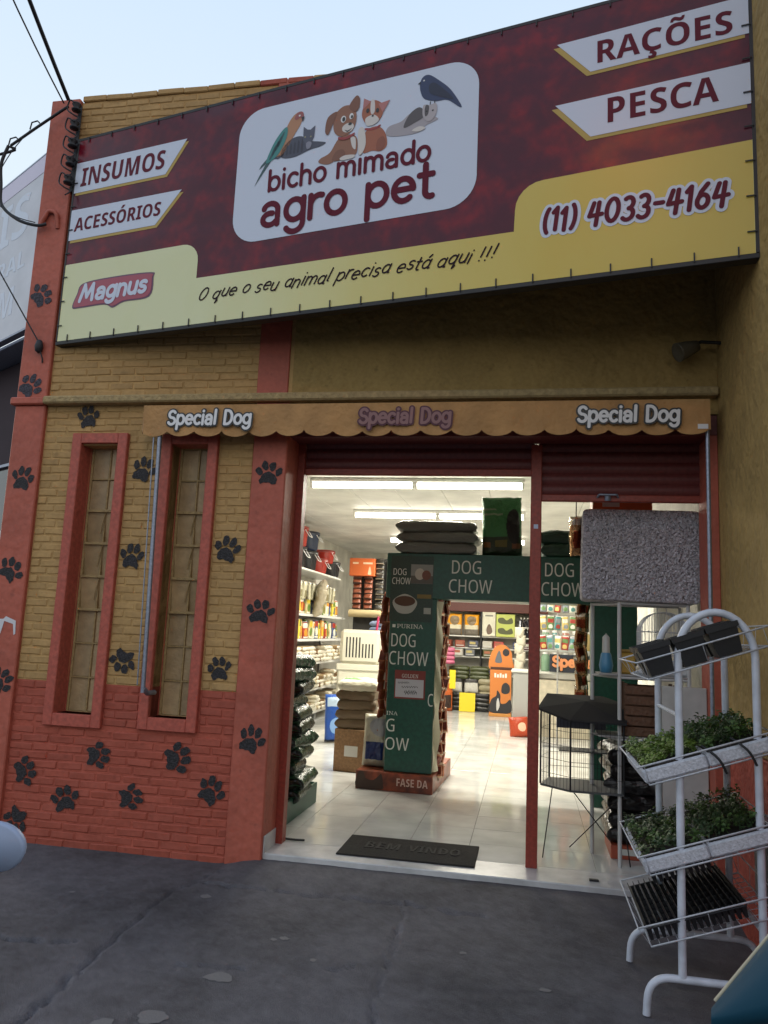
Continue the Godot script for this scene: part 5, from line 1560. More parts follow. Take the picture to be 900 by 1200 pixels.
# ---------------------------------------------------------------- back of the shop seen through the arch
func back_goods() -> void:
	var t := thing("back_shelving", "white back-wall shelving with black uprights seen through the arch", "shelving", Vector3(0, 0, -11.3))
	pbox(t, "back_panel", mats["white_wall"], -1.9, 1.15, 0.0, 2.5, -0.28, -0.26, 0.002)
	for y in [0.70, 1.06, 1.24, 1.48]:
		pbox(t, "shelf", mat("shelf_white", [], 0.4), -1.85, -0.98, y - 0.025, y, -0.255, 0.2, 0.003)
		pbox(t, "shelf", mat("shelf_white", [], 0.4), -0.94, 0.1, y - 0.025, y, -0.255, 0.2, 0.003)
	for x in [-1.87, -0.96, 0.12]:
		pbox(t, "upright", mats["black_plastic"], x - 0.015, x + 0.015, 0.0, 2.05, -0.255, 0.22, 0.003)
	pbox(t, "canopy", rich("canopy_red", [0.13, 0.03, 0.022], 0.5, texs["g_fine"], 2.0), -1.9, 0.4, 1.98, 2.16, -0.255, 0.26, 0.005)
	pbox(t, "canopy_post", mat("post_orange", [0.42, 0.14, 0.07], 0.5), -0.78, -0.70, 1.80, 1.98, 0.2, 0.24, 0.003)
	var z := -11.15
	var ym := wrap_mat("bag_yellow", Color(0.9, 0.62, 0.12), [[0.05, 0.62, 0.9, 0.38, Color(0.45, 0.42, 0.38)], [0.1, 0.5, 0.8, 0.14, Color(0.85, 0.82, 0.72)]], [[0.5, 0.35, 0.22, 0.16, Color(0.5, 0.42, 0.3)]], 0.35)
	for k in 2:
		single("food_bag", ["yellow pet food bag at the left end of the top back shelf", "yellow pet food bag beside the black upright on the back shelf"][k], "bag", sack(0.32, 0.44, 0.14, 310 + k, 10, 12), ym, rot(Vector3(-1.52 + 0.36 * k, 1.70, z), Vector3(0, 0.05 - 0.1 * k, 0)), "yellow bags on the back shelf")
	var tc := single("food_box", "tall white carton with a small picture on the back shelf", "box", box(0.27, 0.50, 0.2, 0.006), wrap_mat("box_white", Color(0.84, 0.83, 0.76), [[0.3, 0.16, 0.4, 0.06, Color(0.4, 0.4, 0.36)]], [[0.55, 0.65, 0.2, 0.16, Color(0.5, 0.42, 0.36)]]), at(-0.80, 1.735, z))
	part(tc, "picture", flat_poly(smooth_poly([[-0.03, -0.2], [-0.05, -0.1], [0.0, 0.0], [0.05, -0.06], [0.07, -0.16], [0.02, -0.21]])), mat("picture_brown", [0.16, 0.11, 0.08], 0.6), at(0, 0, 0.1015))
	part(tc, "label_strip", box(0.16, 0.03, 0.001, 0.0), mat("strip_grey", [0.2, 0.2, 0.18], 0.6), at(0.0, 0.17, 0.1012))
	var lb := thing("food_box", "lime green carton with dark pictures beside the tall white carton", "box", Vector3(-0.46, 1.484, z))
	pbox(lb, "carton", mat("lime", [0.52, 0.58, 0.14], 0.5), -0.19, 0.19, 0.0, 0.46, -0.12, 0.12, 0.006)
	for k in 2:
		part(lb, "picture", flat_poly(smooth_poly([[-0.13, 0.04], [-0.15, 0.13], [-0.05, 0.15], [0.02, 0.1], [0.12, 0.15], [0.15, 0.05], [0.05, 0.02]])), mat("lime_dark", [0.10, 0.11, 0.05], 0.6), at(0, 0.03 + 0.21 * k, 0.1215))
	var small := [[-1.66, 1.06, "brown", [0.20, 0.07, 0.04]], [-1.42, 1.06, "white", [0.6, 0.58, 0.52]], [-1.18, 1.06, "grey", [0.16, 0.17, 0.19]], [-1.66, 1.24, "russet", [0.28, 0.07, 0.04]], [-1.4, 1.24, "rust", [0.30, 0.08, 0.05]], [-1.12, 1.24, "slate", [0.08, 0.09, 0.14]], [-0.82, 1.24, "pale", [0.55, 0.53, 0.48]], [-0.6, 1.24, "red and white", [0.5, 0.1, 0.09]], [-0.2, 1.24, "blue", [0.06, 0.09, 0.22]], [0.0, 1.24, "plum", [0.12, 0.05, 0.07]], [-0.82, 1.06, "olive", [0.12, 0.12, 0.05]], [-0.55, 1.06, "straw", [0.5, 0.42, 0.2]], [-1.5, 0.70, "chestnut", [0.2, 0.08, 0.05]], [-1.28, 0.70, "steel", [0.12, 0.14, 0.2]], [-0.85, 0.70, "navy", [0.05, 0.07, 0.15]], [-0.62, 0.70, "indigo", [0.06, 0.07, 0.18]]]
	for s in small:
		var ab := single("accessory_box", "%s accessory box on a %s shelf at the back" % [s[2], {1.06: "middle", 1.24: "upper", 0.70: "low"}[s[1]]], "box", box(0.2, 0.14, 0.16, 0.01), mat("acc_" + s[2], s[3], 0.5), rot(Vector3(s[0], s[1] + 0.0715, z), Vector3(0, rng.randf_range(-0.2, 0.2), 0)))
		part(ab, "label", box(0.12, 0.05, 0.001, 0.0), mat("acc_label%d" % (small.find(s) % 3), [[0.55, 0.53, 0.46], [0.40, 0.14, 0.08], [0.50, 0.42, 0.16]][small.find(s) % 3], 0.5), at(-0.015, 0.02, 0.0812))
		part(ab, "label_strip", box(0.16, 0.015, 0.001, 0.0), mat("acc_strip", [0.6, 0.6, 0.58], 0.5), at(0.0, -0.035, 0.0812))
	# dark bottles at the right of the shelf
	for k in 10:
		var b := thing("bottle", "small dark bottle on the top right of the back shelves", "bottle", Vector3(-0.15 + 0.07 * (k % 5), 1.482 + 0.22 * (k / 5), z + 0.05 * (k % 2)), 0.0, "dark bottles on the back shelf")
		part(b, "body", lathe([V(0, 0), V(0.03, 0.0), V(0.032, 0.12), V(0.014, 0.15), V(0.014, 0.17)], 10), mat("bottle_dark", [0.02, 0.02, 0.03], 0.15))
		part(b, "cap", lathe([V(0.016, 0.165), V(0.016, 0.19), V(0.0, 0.19)], 10), mat("cap_white", [0.7, 0.68, 0.6], 0.4))
	pbox(t, "shelf", mat("shelf_white", [], 0.4), -0.2, 0.1, 1.675, 1.70, -0.255, 0.2, 0.003)
	# sacks at the foot of the shelving
	for k in 4:
		for c in 2:
			lying("food_sack", "black and white striped sack, %s layer, %s" % [nth(k), ["beside the orange sack", "beside the cream sacks"][c]], "sack", sack(0.44, 0.4, 0.1, 320 + k, 10, 10), wrap_mat("sack_stripe", Color(0.12, 0.12, 0.12), [[0.0, 0.3, 1.0, 0.15, Color(0.7, 0.7, 0.66)], [0.0, 0.7, 1.0, 0.1, Color(0.6, 0.6, 0.58)]], [], 0.3), Vector3(-1.35 + 0.42 * c, 0.06 + 0.085 * k, -10.75), rng.randf_range(-0.1, 0.1), "striped sacks at the back")
	for k in 3:
		for c in 2:
			lying("food_sack", "olive sack above the striped sacks, %s layer, %s" % [nth(k), ["beside the pink pouches", "beside the cream sacks"][c]], "sack", sack(0.40, 0.36, 0.1, 330 + k, 10, 10), wrap_mat("sack_olive", Color(0.24, 0.27, 0.14), [[0.0, 0.4, 1.0, 0.25, Color(0.5, 0.5, 0.3)]], [], 0.35), Vector3(-1.35 + 0.4 * c, 0.66 + 0.08 * k, -10.78), rng.randf_range(-0.1, 0.1), "olive sacks at the back")
	for c in 2:
		single("food_bag", ["grey and white bag standing on the left striped sacks", "grey and white bag standing on the right striped sacks"][c], "bag", sack(0.30, 0.30, 0.12, 340 + c, 10, 10), wrap_mat("bag_grey_white", Color(0.2, 0.2, 0.2), [[0.1, 0.4, 0.8, 0.5, Color(0.75, 0.75, 0.72)]], [], 0.35), rot(Vector3(-1.42 + 0.32 * c, 0.50, -10.66), Vector3(-0.1, 0, 0.02)))
	for k in 5:
		lying("food_sack", "cream sack in the column beside the striped sacks, %s from the bottom" % nth(k), "sack", sack(0.30, 0.34, 0.14, 345 + k % 2, 10, 10), wrap_mat("sack_cream", Color(0.56, 0.53, 0.42), [[0.0, 0.4, 1.0, 0.2, Color(0.4, 0.4, 0.28)]], [], 0.4), Vector3(-0.82, 0.08 + 0.125 * k, -10.75), rng.randf_range(-0.1, 0.1), "cream sacks at the back")
	for k in 4:
		lying("pink_pouch", "pink pouch stacked beside the olive sacks, %s from the bottom" % nth(k), "pouch", sack(0.26, 0.3, 0.09, 350, 8, 8), mat("pink", [0.45, 0.10, 0.19], 0.4), Vector3(-1.56, 0.95 + 0.08 * k, -10.5), 0.1, "pink pouches")
	single("price_placard", "bright yellow price placard in front of the striped sacks", "sign", box(0.31, 0.36, 0.006, 0.0), mat("placard_yellow", [0.75, 0.58, 0.02], 0.5), rot(Vector3(-1.16, 0.185, -10.42), Vector3(-0.08, 0, 0)))
	single("price_placard", "narrow yellow price placard beside the orange sacks", "sign", box(0.12, 0.36, 0.006, 0.0), mat("placard_yellow", [], 0.5), rot(Vector3(-1.45, 0.62, -10.3), Vector3(-0.05, 0.3, 0)))
	single("food_sack", "orange sack standing at the left of the striped sacks", "sack", sack(0.36, 0.62, 0.2, 352, 10, 12), wrap_mat("sack_orange", Color(0.72, 0.36, 0.16), [[0.2, 0.5, 0.6, 0.3, Color(0.2, 0.14, 0.12)], [0.1, 0.1, 0.8, 0.15, Color(0.85, 0.7, 0.5)]], [], 0.35), rot(Vector3(-1.62, 0.31, -10.35), Vector3(0, 0.3, 0)))
	# two printed orange display stands
	var stand := thing("display_stand", "tall orange cardboard display printed with dark animal shapes", "display stand", Vector3(-0.5, 0, -10.0))
	var om := mat("stand_orange", [0.52, 0.17, 0.035], 0.5)
	pbox(stand, "panel", om, -0.20, 0.20, 0.06, 0.86, -0.1, 0.1, 0.006)
	pbox(stand, "foot", mat("stand_foot", [0.5, 0.22, 0.05], 0.5), -0.21, 0.21, 0.0, 0.058, -0.14, 0.14, 0.006)
	part(stand, "print_shape", flat_poly(smooth_poly([[-0.19, 0.08], [-0.17, 0.30], [-0.08, 0.38], [-0.06, 0.48], [0.0, 0.4], [0.01, 0.25], [0.1, 0.25], [0.19, 0.32], [0.19, 0.08]])), mat("stand_black", [0.02, 0.02, 0.025], 0.6), at(0, 0, 0.1015))
	part(stand, "print_shape", flat_poly(smooth_poly([[0.02, 0.45], [0.03, 0.58], [0.1, 0.63], [0.17, 0.57], [0.17, 0.46], [0.1, 0.42]])), mat("stand_black", [], 0.6), at(0, 0, 0.103))
	part(stand, "print_shape", flat_poly(smooth_poly([[-0.06, 0.1], [-0.07, 0.25], [-0.04, 0.34], [-0.01, 0.2]])), mat("stand_pale", [0.5, 0.5, 0.5], 0.6), at(0, 0, 0.1035))
	for k in 5:
		part(stand, "print_shape", flat_poly(poly([[-0.12 + 0.05 * k, 0.72], [-0.085 + 0.05 * k, 0.72], [-0.085 + 0.05 * k, 0.80 - 0.02 * (k % 2)], [-0.12 + 0.05 * k, 0.80 - 0.02 * (k % 2)]])), mat("stand_white", [0.7, 0.66, 0.6], 0.5), at(0, 0, 0.1015))
	var hd := thing("display_header", "arched orange display header standing on the tall orange display", "display stand", Vector3(-0.49, 0.862, -10.0))
	part(hd, "panel", prism(smooth_poly([[-0.21, 0.0], [-0.22, 0.25], [-0.12, 0.43], [0.04, 0.47], [0.17, 0.36], [0.2, 0.2], [0.21, 0.0]], 6), 0.03), om)
	part(hd, "print_shape", flat_poly(smooth_poly([[-0.12, 0.14], [-0.1, 0.26], [-0.05, 0.36], [-0.01, 0.26], [0.0, 0.14]])), mat("stand_grey", [0.10, 0.11, 0.13], 0.6), at(0, 0, 0.0165))
	part(hd, "print_shape", flat_poly(ellipse(0.08, 0.33, 0.065, 0.07)), mat("stand_black", [], 0.6), at(0, 0, 0.0165))
	pbox(hd, "base_strip", mat("strip_brown", [0.06, 0.025, 0.015], 0.5), -0.21, 0.23, 0.0, 0.05, 0.016, 0.03, 0.002)
	# counter
	var c := thing("sales_counter", "grey and cream sales counter at the back right of the shop", "counter", Vector3(0, 0, -7.3))
	pbox(c, "side_panel", mat("counter_grey", [0.33, 0.33, 0.32], 0.5), -0.22, 0.12, 0.0, 0.95, -0.6, 0.05, 0.006)
	pbox(c, "front_panel", rich("counter_cream", [0.60, 0.54, 0.42], 0.4, texs["g_coarse"], 2.0), 0.121, 1.18, 0.0, 0.86, -0.5, 0.02, 0.006)
	pbox(c, "worktop", mat("worktop", [0.6, 0.6, 0.56], 0.3), -0.25, 1.18, 0.951, 0.985, -0.62, 0.08, 0.006)
	single("food_sack", "small orange sack leaning on the foot of the grey counter", "sack", sack(0.30, 0.3, 0.16, 355, 10, 10), wrap_mat("sack_small_orange", Color(0.66, 0.24, 0.12), [], [[0.6, 0.5, 0.15, 0.15, Color(0.85, 0.7, 0.6)]], 0.35), rot(Vector3(-0.12, 0.14, -7.12), Vector3(-0.15, 0.1, 0.1)))
	var sg := thing("counter_sign", "dark sign with orange outlined letters on the counter front", "sign", Vector3(0.33, 0.99, -7.18))
	pbox(sg, "board", mat("sign_navy", [0.02, 0.025, 0.04], 0.5), 0.0, 0.75, 0.0, 0.27, -0.01, 0.01, 0.003)
	penned(sg, "lettering_outline", "Special", mat("sign_black", [0.01, 0.01, 0.01], 0.5), 0.05, 0.09, 0.66, 0.1, 0.075, 0.012)
	penned(sg, "lettering", "Special", mat("sign_orange", [0.62, 0.24, 0.10], 0.5), 0.05, 0.09, 0.66, 0.1, 0.04, 0.0145)
	var jc := [[0.5, 0.45, 0.32], [0.2, 0.32, 0.22], [0.10, 0.24, 0.24], [0.45, 0.2, 0.16], [0.5, 0.5, 0.46], [0.4, 0.3, 0.12]]
	var jn := ["tan", "green", "teal", "red", "white", "amber"]
	for k in 12:
		var v := k % 6
		var j := thing("sweet_jar", "clear jar of %s treats on the %s of the counter" % [jn[v], ["worktop", "raised rack"][k / 6]], "jar", Vector3(0.12 + 0.155 * v, 0.986 + 0.34 * (k / 6), -7.42 - 0.04 * (k / 6)))
		part(j, "body", lathe([V(0, 0), V(0.065, 0.0), V(0.072, 0.02), V(0.072, 0.22), V(0.05, 0.26), V(0.05, 0.27)], 14), mat("jar_" + jn[v], jc[v], 0.12))
		part(j, "lid", lathe([V(0.054, 0.265), V(0.054, 0.295), V(0.0, 0.3)], 14), mat("jar_lid", [0.6, 0.6, 0.58], 0.3))
	single("counter_rack", "clear acrylic riser shelf carrying jars on the counter", "shelf", box(1.0, 0.03, 0.2, 0.003), mat("acrylic", [0.5, 0.52, 0.5], 0.1), at(0.52, 1.309, -7.46))
	for k in 2:
		pbox(get_node("counter_rack"), "riser_leg", mat("acrylic", [], 0.1), -0.5 + 0.98 * k, -0.48 + 0.98 * k, -0.323, -0.0152, -0.09, 0.09, 0.002)
	# crowded wire stand of small hanging treats before the counter
	var ws := thing("treat_stand", "thin wire stand crowded with small colourful treat bags near the counter", "stand", Vector3(0.42, 0, -6.3))
	part(ws, "pole", tube([Vector3(0, 0, 0), Vector3(0, 2.1, 0)], 0.012, 8), mats["grey_shelf"])
	for y in [1.55, 1.83, 2.08]:
		part(ws, "hanger", tube([Vector3(-0.34, y, 0), Vector3(0.34, y, 0)], 0.006, 6), mats["grey_shelf"])
	part(ws, "foot", box(0.4, 0.03, 0.3, 0.006), mats["grey_shelf"], at(0, 0.015, 0))
	var sn := ["white", "teal", "red", "straw", "grey", "green"]
	var sc := [Color(0.8, 0.8, 0.76), Color(0.3, 0.5, 0.5), Color(0.6, 0.22, 0.2), Color(0.75, 0.66, 0.4), Color(0.5, 0.52, 0.55), Color(0.36, 0.48, 0.3)]
	for r in 3:
		for k in 7:
			var v := (k * 2 + r) % 6
			single("treat_bag", "small %s treat bag on the %s hanger of the wire stand" % [sn[v], ["lowest", "middle", "top"][r]], "bag", sack(0.10, 0.2, 0.04, 365 + v % 2, 6, 8, 0.3), wrap_mat("treat%d" % v, sc[v], [[0.0, 0.0, 1.0, 0.14, Color(0.85, 0.84, 0.8)], [0.15, 0.3, 0.7, 0.2, sc[(v + 3) % 6]]], [[0.5, 0.68, 0.25, 0.12, sc[(v + 1) % 6]]], 0.25), rot(Vector3(0.11 + 0.103 * k, [1.44, 1.72, 1.97][r], -6.28), Vector3(rng.randf_range(-0.2, 0.1), rng.randf_range(-0.5, 0.5), rng.randf_range(-0.15, 0.15))), "treat bags on the wire stand")
	single("wall_notice", "white paper notice on the wall behind the counter", "notice", box(0.18, 0.3, 0.004, 0.0), mat("notice_white", [0.75, 0.74, 0.68], 0.7), at(0.35, 1.85, -11.59))
	for k in 5:
		single("hanging_toy", "pale pet toy bag hanging beside the orange display header", "toy", sack(0.18, 0.2, 0.1, 360 + k % 2, 8, 8, 0.3), mat("toy_pale", [0.5, 0.47, 0.38], 0.4), at(-0.16 + 0.03 * (k % 2), 0.98 + 0.15 * k, -9.6), "pale toy bags by the counter")
	single("toy_pole", "thin white pole strung with pale toy bags near the counter", "pole", tube([Vector3(-0.15, 0.0, -9.68), Vector3(-0.15, 1.8, -9.68)], 0.012, 8), mats["white_tube"], Transform3D.IDENTITY)

# ---------------------------------------------------------------- right side of the doorway
func speckle_mat() -> StandardMaterial3D:
	var im := Image.create(256, 256, false, Image.FORMAT_RGB8)
	im.fill(Color(0.70, 0.69, 0.70))
	var r := RandomNumberGenerator.new()
	r.seed = 77
	for k in 5200:
		var a := r.randf() * TAU
		var x := r.randf() * 256.0
		var y := r.randf() * 256.0
		var g := r.randf_range(0.30, 1.0)
		var c := Color(g * 0.98, g * 0.96, g)
		for s in r.randi_range(3, 8):
			var p := Vector2(x, y) + Vector2(cos(a), sin(a)) * s
			im.set_pixel(posmod(int(p.x), 256), posmod(int(p.y), 256), c)
	var m := mat("foam_speckle", [0.9, 0.89, 0.92], 0.95)
	m.albedo_texture = ImageTexture.create_from_image(im)
	m.uv1_triplanar = true
	m.uv1_scale = Vector3.ONE * 1.1
	m.normal_enabled = true
	m.normal_texture = relief("n_foam", 78, 0.12, 9.0, 3)
	m.normal_scale = 0.8
	return m

func rounded_slab(w: float, h: float, d: float, r: float) -> Mesh:
	var st := begin()
	var n := 10
	# superellipsoid cushion-like block
	var f := func(u: float, v: float) -> Vector3:
		var a := TAU * u
		var b := PI * (v - 0.5)
		var e := 0.08
		var sg := func(c: float) -> float: return signf(c) * pow(absf(c), e)
		return Vector3(w / 2 * sg.call(cos(b)) * sg.call(cos(a)), h / 2 * sg.call(sin(b)), d / 2 * sg.call(cos(b)) * sg.call(sin(a)))
	add_grid(st, 64, 32, f, true)
	st.generate_normals()
	return st.commit()

func right_goods() -> void:
	# white tube rack
	var t := thing("tube_rack", "grey white tubular rack with shelves in the right doorway", "rack")
	var wt := mat("dull_white", [0.50, 0.50, 0.50], 0.45)
	for p in [[0.63, -0.50], [0.47, -0.80], [1.09, -0.50], [1.09, -0.80]]:
		part(t, "post", tube([Vector3(p[0], 0, p[1]), Vector3(p[0], 1.775, p[1])], 0.014, 8), wt)
	for y in [1.765, 1.25, 0.83]:
		for e in [[0.63, -0.5, 1.09, -0.5], [0.47, -0.8, 1.09, -0.8], [0.63, -0.5, 0.47, -0.8], [1.09, -0.5, 1.09, -0.8]]:
			part(t, "rail", tube([Vector3(e[0], y, e[1]), Vector3(e[2], y, e[3])], 0.010, 6), wt)
	for y in [1.262, 0.842]:
		pbox(t, "shelf", mat("shelf_dull", [0.34, 0.33, 0.32], 0.5), 0.49, 1.10, y, y + 0.012, -0.80, -0.49, 0.002)
	# speckled foam slab on the rack
	single("foam_slab", "big speckled grey foam block on top of the tubular rack", "foam block", rounded_slab(0.80, 0.655, 0.36, 0.05), speckle_mat(), rot(Vector3(0.775, 2.105, -0.63), Vector3(0, -0.03, -0.012)))
	single("foil_bag", "crumpled shiny foil bag hanging at the corner of the foam block", "bag", sack(0.10, 0.30, 0.08, 370, 8, 12, 0.4), wrap_mat("sachet_gold", Color.WHITE, []), rot(Vector3(0.345, 2.27, -0.75), Vector3(0.2, 0.4, 0.1)))
	single("hanging_hook", "dark hook bar under the shutter carrying the foil bag", "hook", tube([Vector3(0.345, 2.40, -0.75), Vector3(0.345, 2.62, -0.75), Vector3(0.345, 2.9, -0.74)], 0.004, 6), mats["dark_cable"], Transform3D.IDENTITY)
	var ob := single("carton", "orange carton lying on the speckled foam block", "box", box(0.42, 0.12, 0.24, 0.006), mat("carton_orange", [0.5, 0.14, 0.03], 0.5), at(0.66, 2.492, -0.68))
	part(ob, "label", box(0.12, 0.05, 0.001, 0.0), mat("label_white", [0.6, 0.6, 0.56], 0.7), at(-0.08, 0.0, 0.121))
	# bird cage
	bird_cage("white wire bird cage with a domed top on the tubular rack", Vector3(0.94, 1.276, -0.64))
	# small feeders
	var fd := thing("feeder", "blue plastic feeder cup on the rack shelf", "feeder", Vector3(0.555, 1.2745, -0.66))
	part(fd, "cup", lathe([V(0, 0), V(0.04, 0.0), V(0.05, 0.05), V(0.036, 0.13), V(0.03, 0.14)], 14), mat("feeder_blue", [0.06, 0.22, 0.38], 0.3))
	part(fd, "column", lathe([V(0.028, 0.14), V(0.026, 0.25), V(0.0, 0.28)], 12), mat("feeder_clear", [0.45, 0.45, 0.42], 0.15))
	fd = thing("feeder", "mustard yellow plastic feeder tub on the rack shelf", "feeder", Vector3(0.69, 1.2745, -0.58))
	part(fd, "tub", box(0.11, 0.15, 0.07, 0.012), mat("feeder_yellow", [0.42, 0.27, 0.05], 0.4), at(0, 0.075, 0))
	part(fd, "lid", box(0.115, 0.02, 0.075, 0.006), mat("feeder_lid", [0.3, 0.19, 0.04], 0.4), at(0, 0.1605, 0))
	# slatted crate
	var cr := thing("slatted_crate", "brown slatted wooden crate on the lower rack shelf", "crate", Vector3(0.84, 0.8545, -0.63))
	for k in 5:
		for s in [-0.11, 0.11]:
			pbox(cr, "slat", mats["wood_brown"], -0.17, 0.17, 0.004 + 0.07 * k, 0.064 + 0.07 * k, s - 0.007, s + 0.007, 0.003)
	for x in [-0.164, 0.164]:
		for s in [-0.093, 0.093]:
			pbox(cr, "corner_post", mats["wood_brown"], x - 0.012, x + 0.012, 0.0, 0.36, s - 0.0095, s + 0.0095, 0.003)
	# white board leaning in the corner
	single("white_board", "plain off-white board leaning in the corner by the side wall", "board", box(0.30, 1.22, 0.018, 0.004), rich("board_white", [0.50, 0.49, 0.47], 0.6, texs["g_coarse"], 1.2), rot(Vector3(0.985, 0.615, -0.18), Vector3(-0.05, -0.12, 0)))
	# dark sacks on an orange tray
	var tr := thing("sack_tray", "orange and white cardboard tray under the black sacks", "tray", Vector3(0.86, 0, -0.93))
	pbox(tr, "tray", mat("tray_orange", [0.34, 0.07, 0.035], 0.5), -0.27, 0.29, 0.0, 0.09, -0.22, 0.24, 0.005)
	pbox(tr, "label", mat("label_white", [], 0.7), -0.20, 0.0, 0.03, 0.07, 0.2405, 0.242, 0.0)
	for k in 6:
		lying("food_sack", "black sack in the orange tray pile, %s from the bottom" % nth(k), "sack", sack(0.62, 0.46, 0.14, 380 + k % 3, 14, 12, 0.2), wrap_mat("sack_black", Color(0.10, 0.09, 0.09), [[0.0, 0.0, 0.05, 1.0, Color(0.42, 0.38, 0.34)], [0.3, 0.3, 0.4, 0.3, Color(0.16, 0.14, 0.13)]], [], 0.3), Vector3(0.86 + rng.randf_range(-0.03, 0.02), 0.155 + 0.108 * k, -0.95), rng.randf_range(-0.1, 0.1), "black sacks in the right doorway", rng.randf_range(-0.05, 0.05))
	# folding dark wire cage
	dark_cage()
	# bolts on the threshold
	single("floor_bolt", "short black bolt rod lying along the left of the threshold", "bolt", tube([Vector3(-1.70, 0.012, -0.36), Vector3(-1.60, 0.012, -0.352), Vector3(-1.53, 0.016, -0.348)], 0.008, 6), mats["black_plastic"], Transform3D.IDENTITY)
	single("bolt_socket", "small black bolt socket set in the right of the threshold", "bolt socket", box(0.06, 0.012, 0.03, 0.003), mats["black_plastic"], at(0.43, 0.0075, -0.12))

func bird_cage(label: String, p: Vector3) -> void:
	var t := thing("bird_cage", label, "bird cage", p)
	var wm := mats["white_wire"] as Material
	part(t, "base_tray", box(0.34, 0.06, 0.24, 0.012), mat("tray_white", [0.56, 0.57, 0.58], 0.4), at(0, 0.03, 0))
	var st := begin()
	for s in [-1, 1]:
		for k in 13:
			var z := -0.11 + 0.22 * k / 12.0
			if s == 1:
				var pts := []
				for a in 13:
					var q := PI * a / 12.0
					pts.append(Vector3(-0.16 * cos(q), 0.30 + 0.14 * sin(q), z))
				pts.push_front(Vector3(-0.16, 0.06, z))
				pts.append(Vector3(0.16, 0.06, z))
				add_tube(st, pts, 0.0022, 4, false)
		for k in 14:
			var x := -0.15 + 0.30 * k / 13.0
			var top := 0.30 + 0.14 * sqrt(maxf(0.0, 1.0 - pow(x / 0.16, 2)))
			add_tube(st, [Vector3(x, 0.06, 0.11 * s), Vector3(x, top, 0.11 * s)], 0.0022, 4, false)
	part(t, "wire_bars", st.commit(), wm)
	for y in [0.14, 0.23, 0.30]:
		part(t, "hoop", tube([Vector3(-0.16, y, 0.112), Vector3(0.16, y, 0.112), Vector3(0.16, y, -0.112), Vector3(-0.16, y, -0.112), Vector3(-0.16, y, 0.112)], 0.003, 5), wm)
	part(t, "ring_handle", tube(bend([Vector3(-0.03, 0.44, 0), Vector3(-0.03, 0.48, 0), Vector3(0.03, 0.48, 0), Vector3(0.03, 0.44, 0)], 0.02), 0.003, 5), wm)
	part(t, "perch", tube([Vector3(-0.15, 0.2, 0), Vector3(0.15, 0.2, 0)], 0.006, 6), mats["wood_brown"])

func dark_cage() -> void:
	var t := thing("wire_kennel", "folding dark wire cage with a black roof on thin legs beside the red post", "cage")
	var dm := rich("cage_dark", [0.012, 0.012, 0.015], 0.75, texs["g_fine"], 3.0)
	var foot := [[0.30, -0.47], [0.655, -0.47], [0.70, -0.80], [0.55, -0.95], [0.17, -0.95], [0.10, -0.66]]
	var roof := func(x: float, z: float) -> float: return 0.945 + (-0.47 - z) * 0.29
	# roof plate with thickness
	var st := begin()
	var flo := begin()
	var c := Vector3(0.42, 0, -0.7)
	for pass_ in 2:
		var s := st if pass_ == 0 else flo
		for i in foot.size():
			var a: Array = foot[i]
			var b: Array = foot[(i + 1) % foot.size()]
			var k := 1.08 if pass_ == 0 else 1.0
			var ya: float = roof.call(a[0], a[1]) if pass_ == 0 else 0.475
			var yb: float = roof.call(b[0], b[1]) if pass_ == 0 else 0.475
			var yc: float = roof.call(c.x, c.z) + 0.05 if pass_ == 0 else 0.475
			var A3 := Vector3(c.x + (a[0] - c.x) * k, ya, c.z + (a[1] - c.z) * k)
			var B3 := Vector3(c.x + (b[0] - c.x) * k, yb, c.z + (b[1] - c.z) * k)
			var C3 := Vector3(c.x, yc, c.z)
			var dn := Vector3(0, -0.014, 0)
			tri(s, A3, B3, C3, Vector3.UP)
			tri(s, A3 + dn, B3 + dn, C3 + dn, Vector3.DOWN)
			quad(s, A3, B3, B3 + dn, A3 + dn, (A3 + B3) / 2 - C3)
	part(t, "roof", st.commit(), dm)
	part(t, "floor_tray", flo.commit(), mat("tray_grey", [0.075, 0.08, 0.085], 0.5))
	for i in foot.size():
		var a: Array = foot[i]
		var b: Array = foot[(i + 1) % foot.size()]
		part(t, "corner_rod", tube([Vector3(a[0], 0.475, a[1]), Vector3(a[0], roof.call(a[0], a[1]), a[1])], 0.006, 6), dm)
		var ws := begin()
		var la := Vector2(a[0], a[1]).distance_to(Vector2(b[0], b[1]))
		var n := int(la / 0.028)
		for k in range(1, n):
			var x: float = lerpf(a[0], b[0], float(k) / n)
			var z: float = lerpf(a[1], b[1], float(k) / n)
			add_tube(ws, [Vector3(x, 0.475, z), Vector3(x, roof.call(x, z), z)], 0.0012, 4, false)
		for y in [0.56, 0.66, 0.76, 0.86]:
			add_tube(ws, [Vector3(a[0], y, a[1]), Vector3(b[0], y, b[1])], 0.0016, 4, false)
		part(t, "wire_panel", ws.commit(), dm)
	for y in [0.70]:
		part(t, "inner_shelf", box(0.34, 0.008, 0.2, 0.002), mat("tray_grey", [], 0.5), at(0.40, y, -0.82))
	part(t, "back_cloth", box(0.36, 0.16, 0.004, 0.001), mat("cloth_slate", [0.10, 0.105, 0.13], 0.9), at(0.40, 0.92, -0.93))
	for l in [[0.32, -0.5, 0.66, -0.9], [0.65, -0.5, 0.32, -0.9], [0.20, -0.90, 0.12, -0.55], [0.66, -0.80, 0.70, -0.52]]:
		part(t, "leg", tube([Vector3(l[0], 0.465, l[1]), Vector3(l[2], 0.0, l[3])], 0.004, 6), dm)

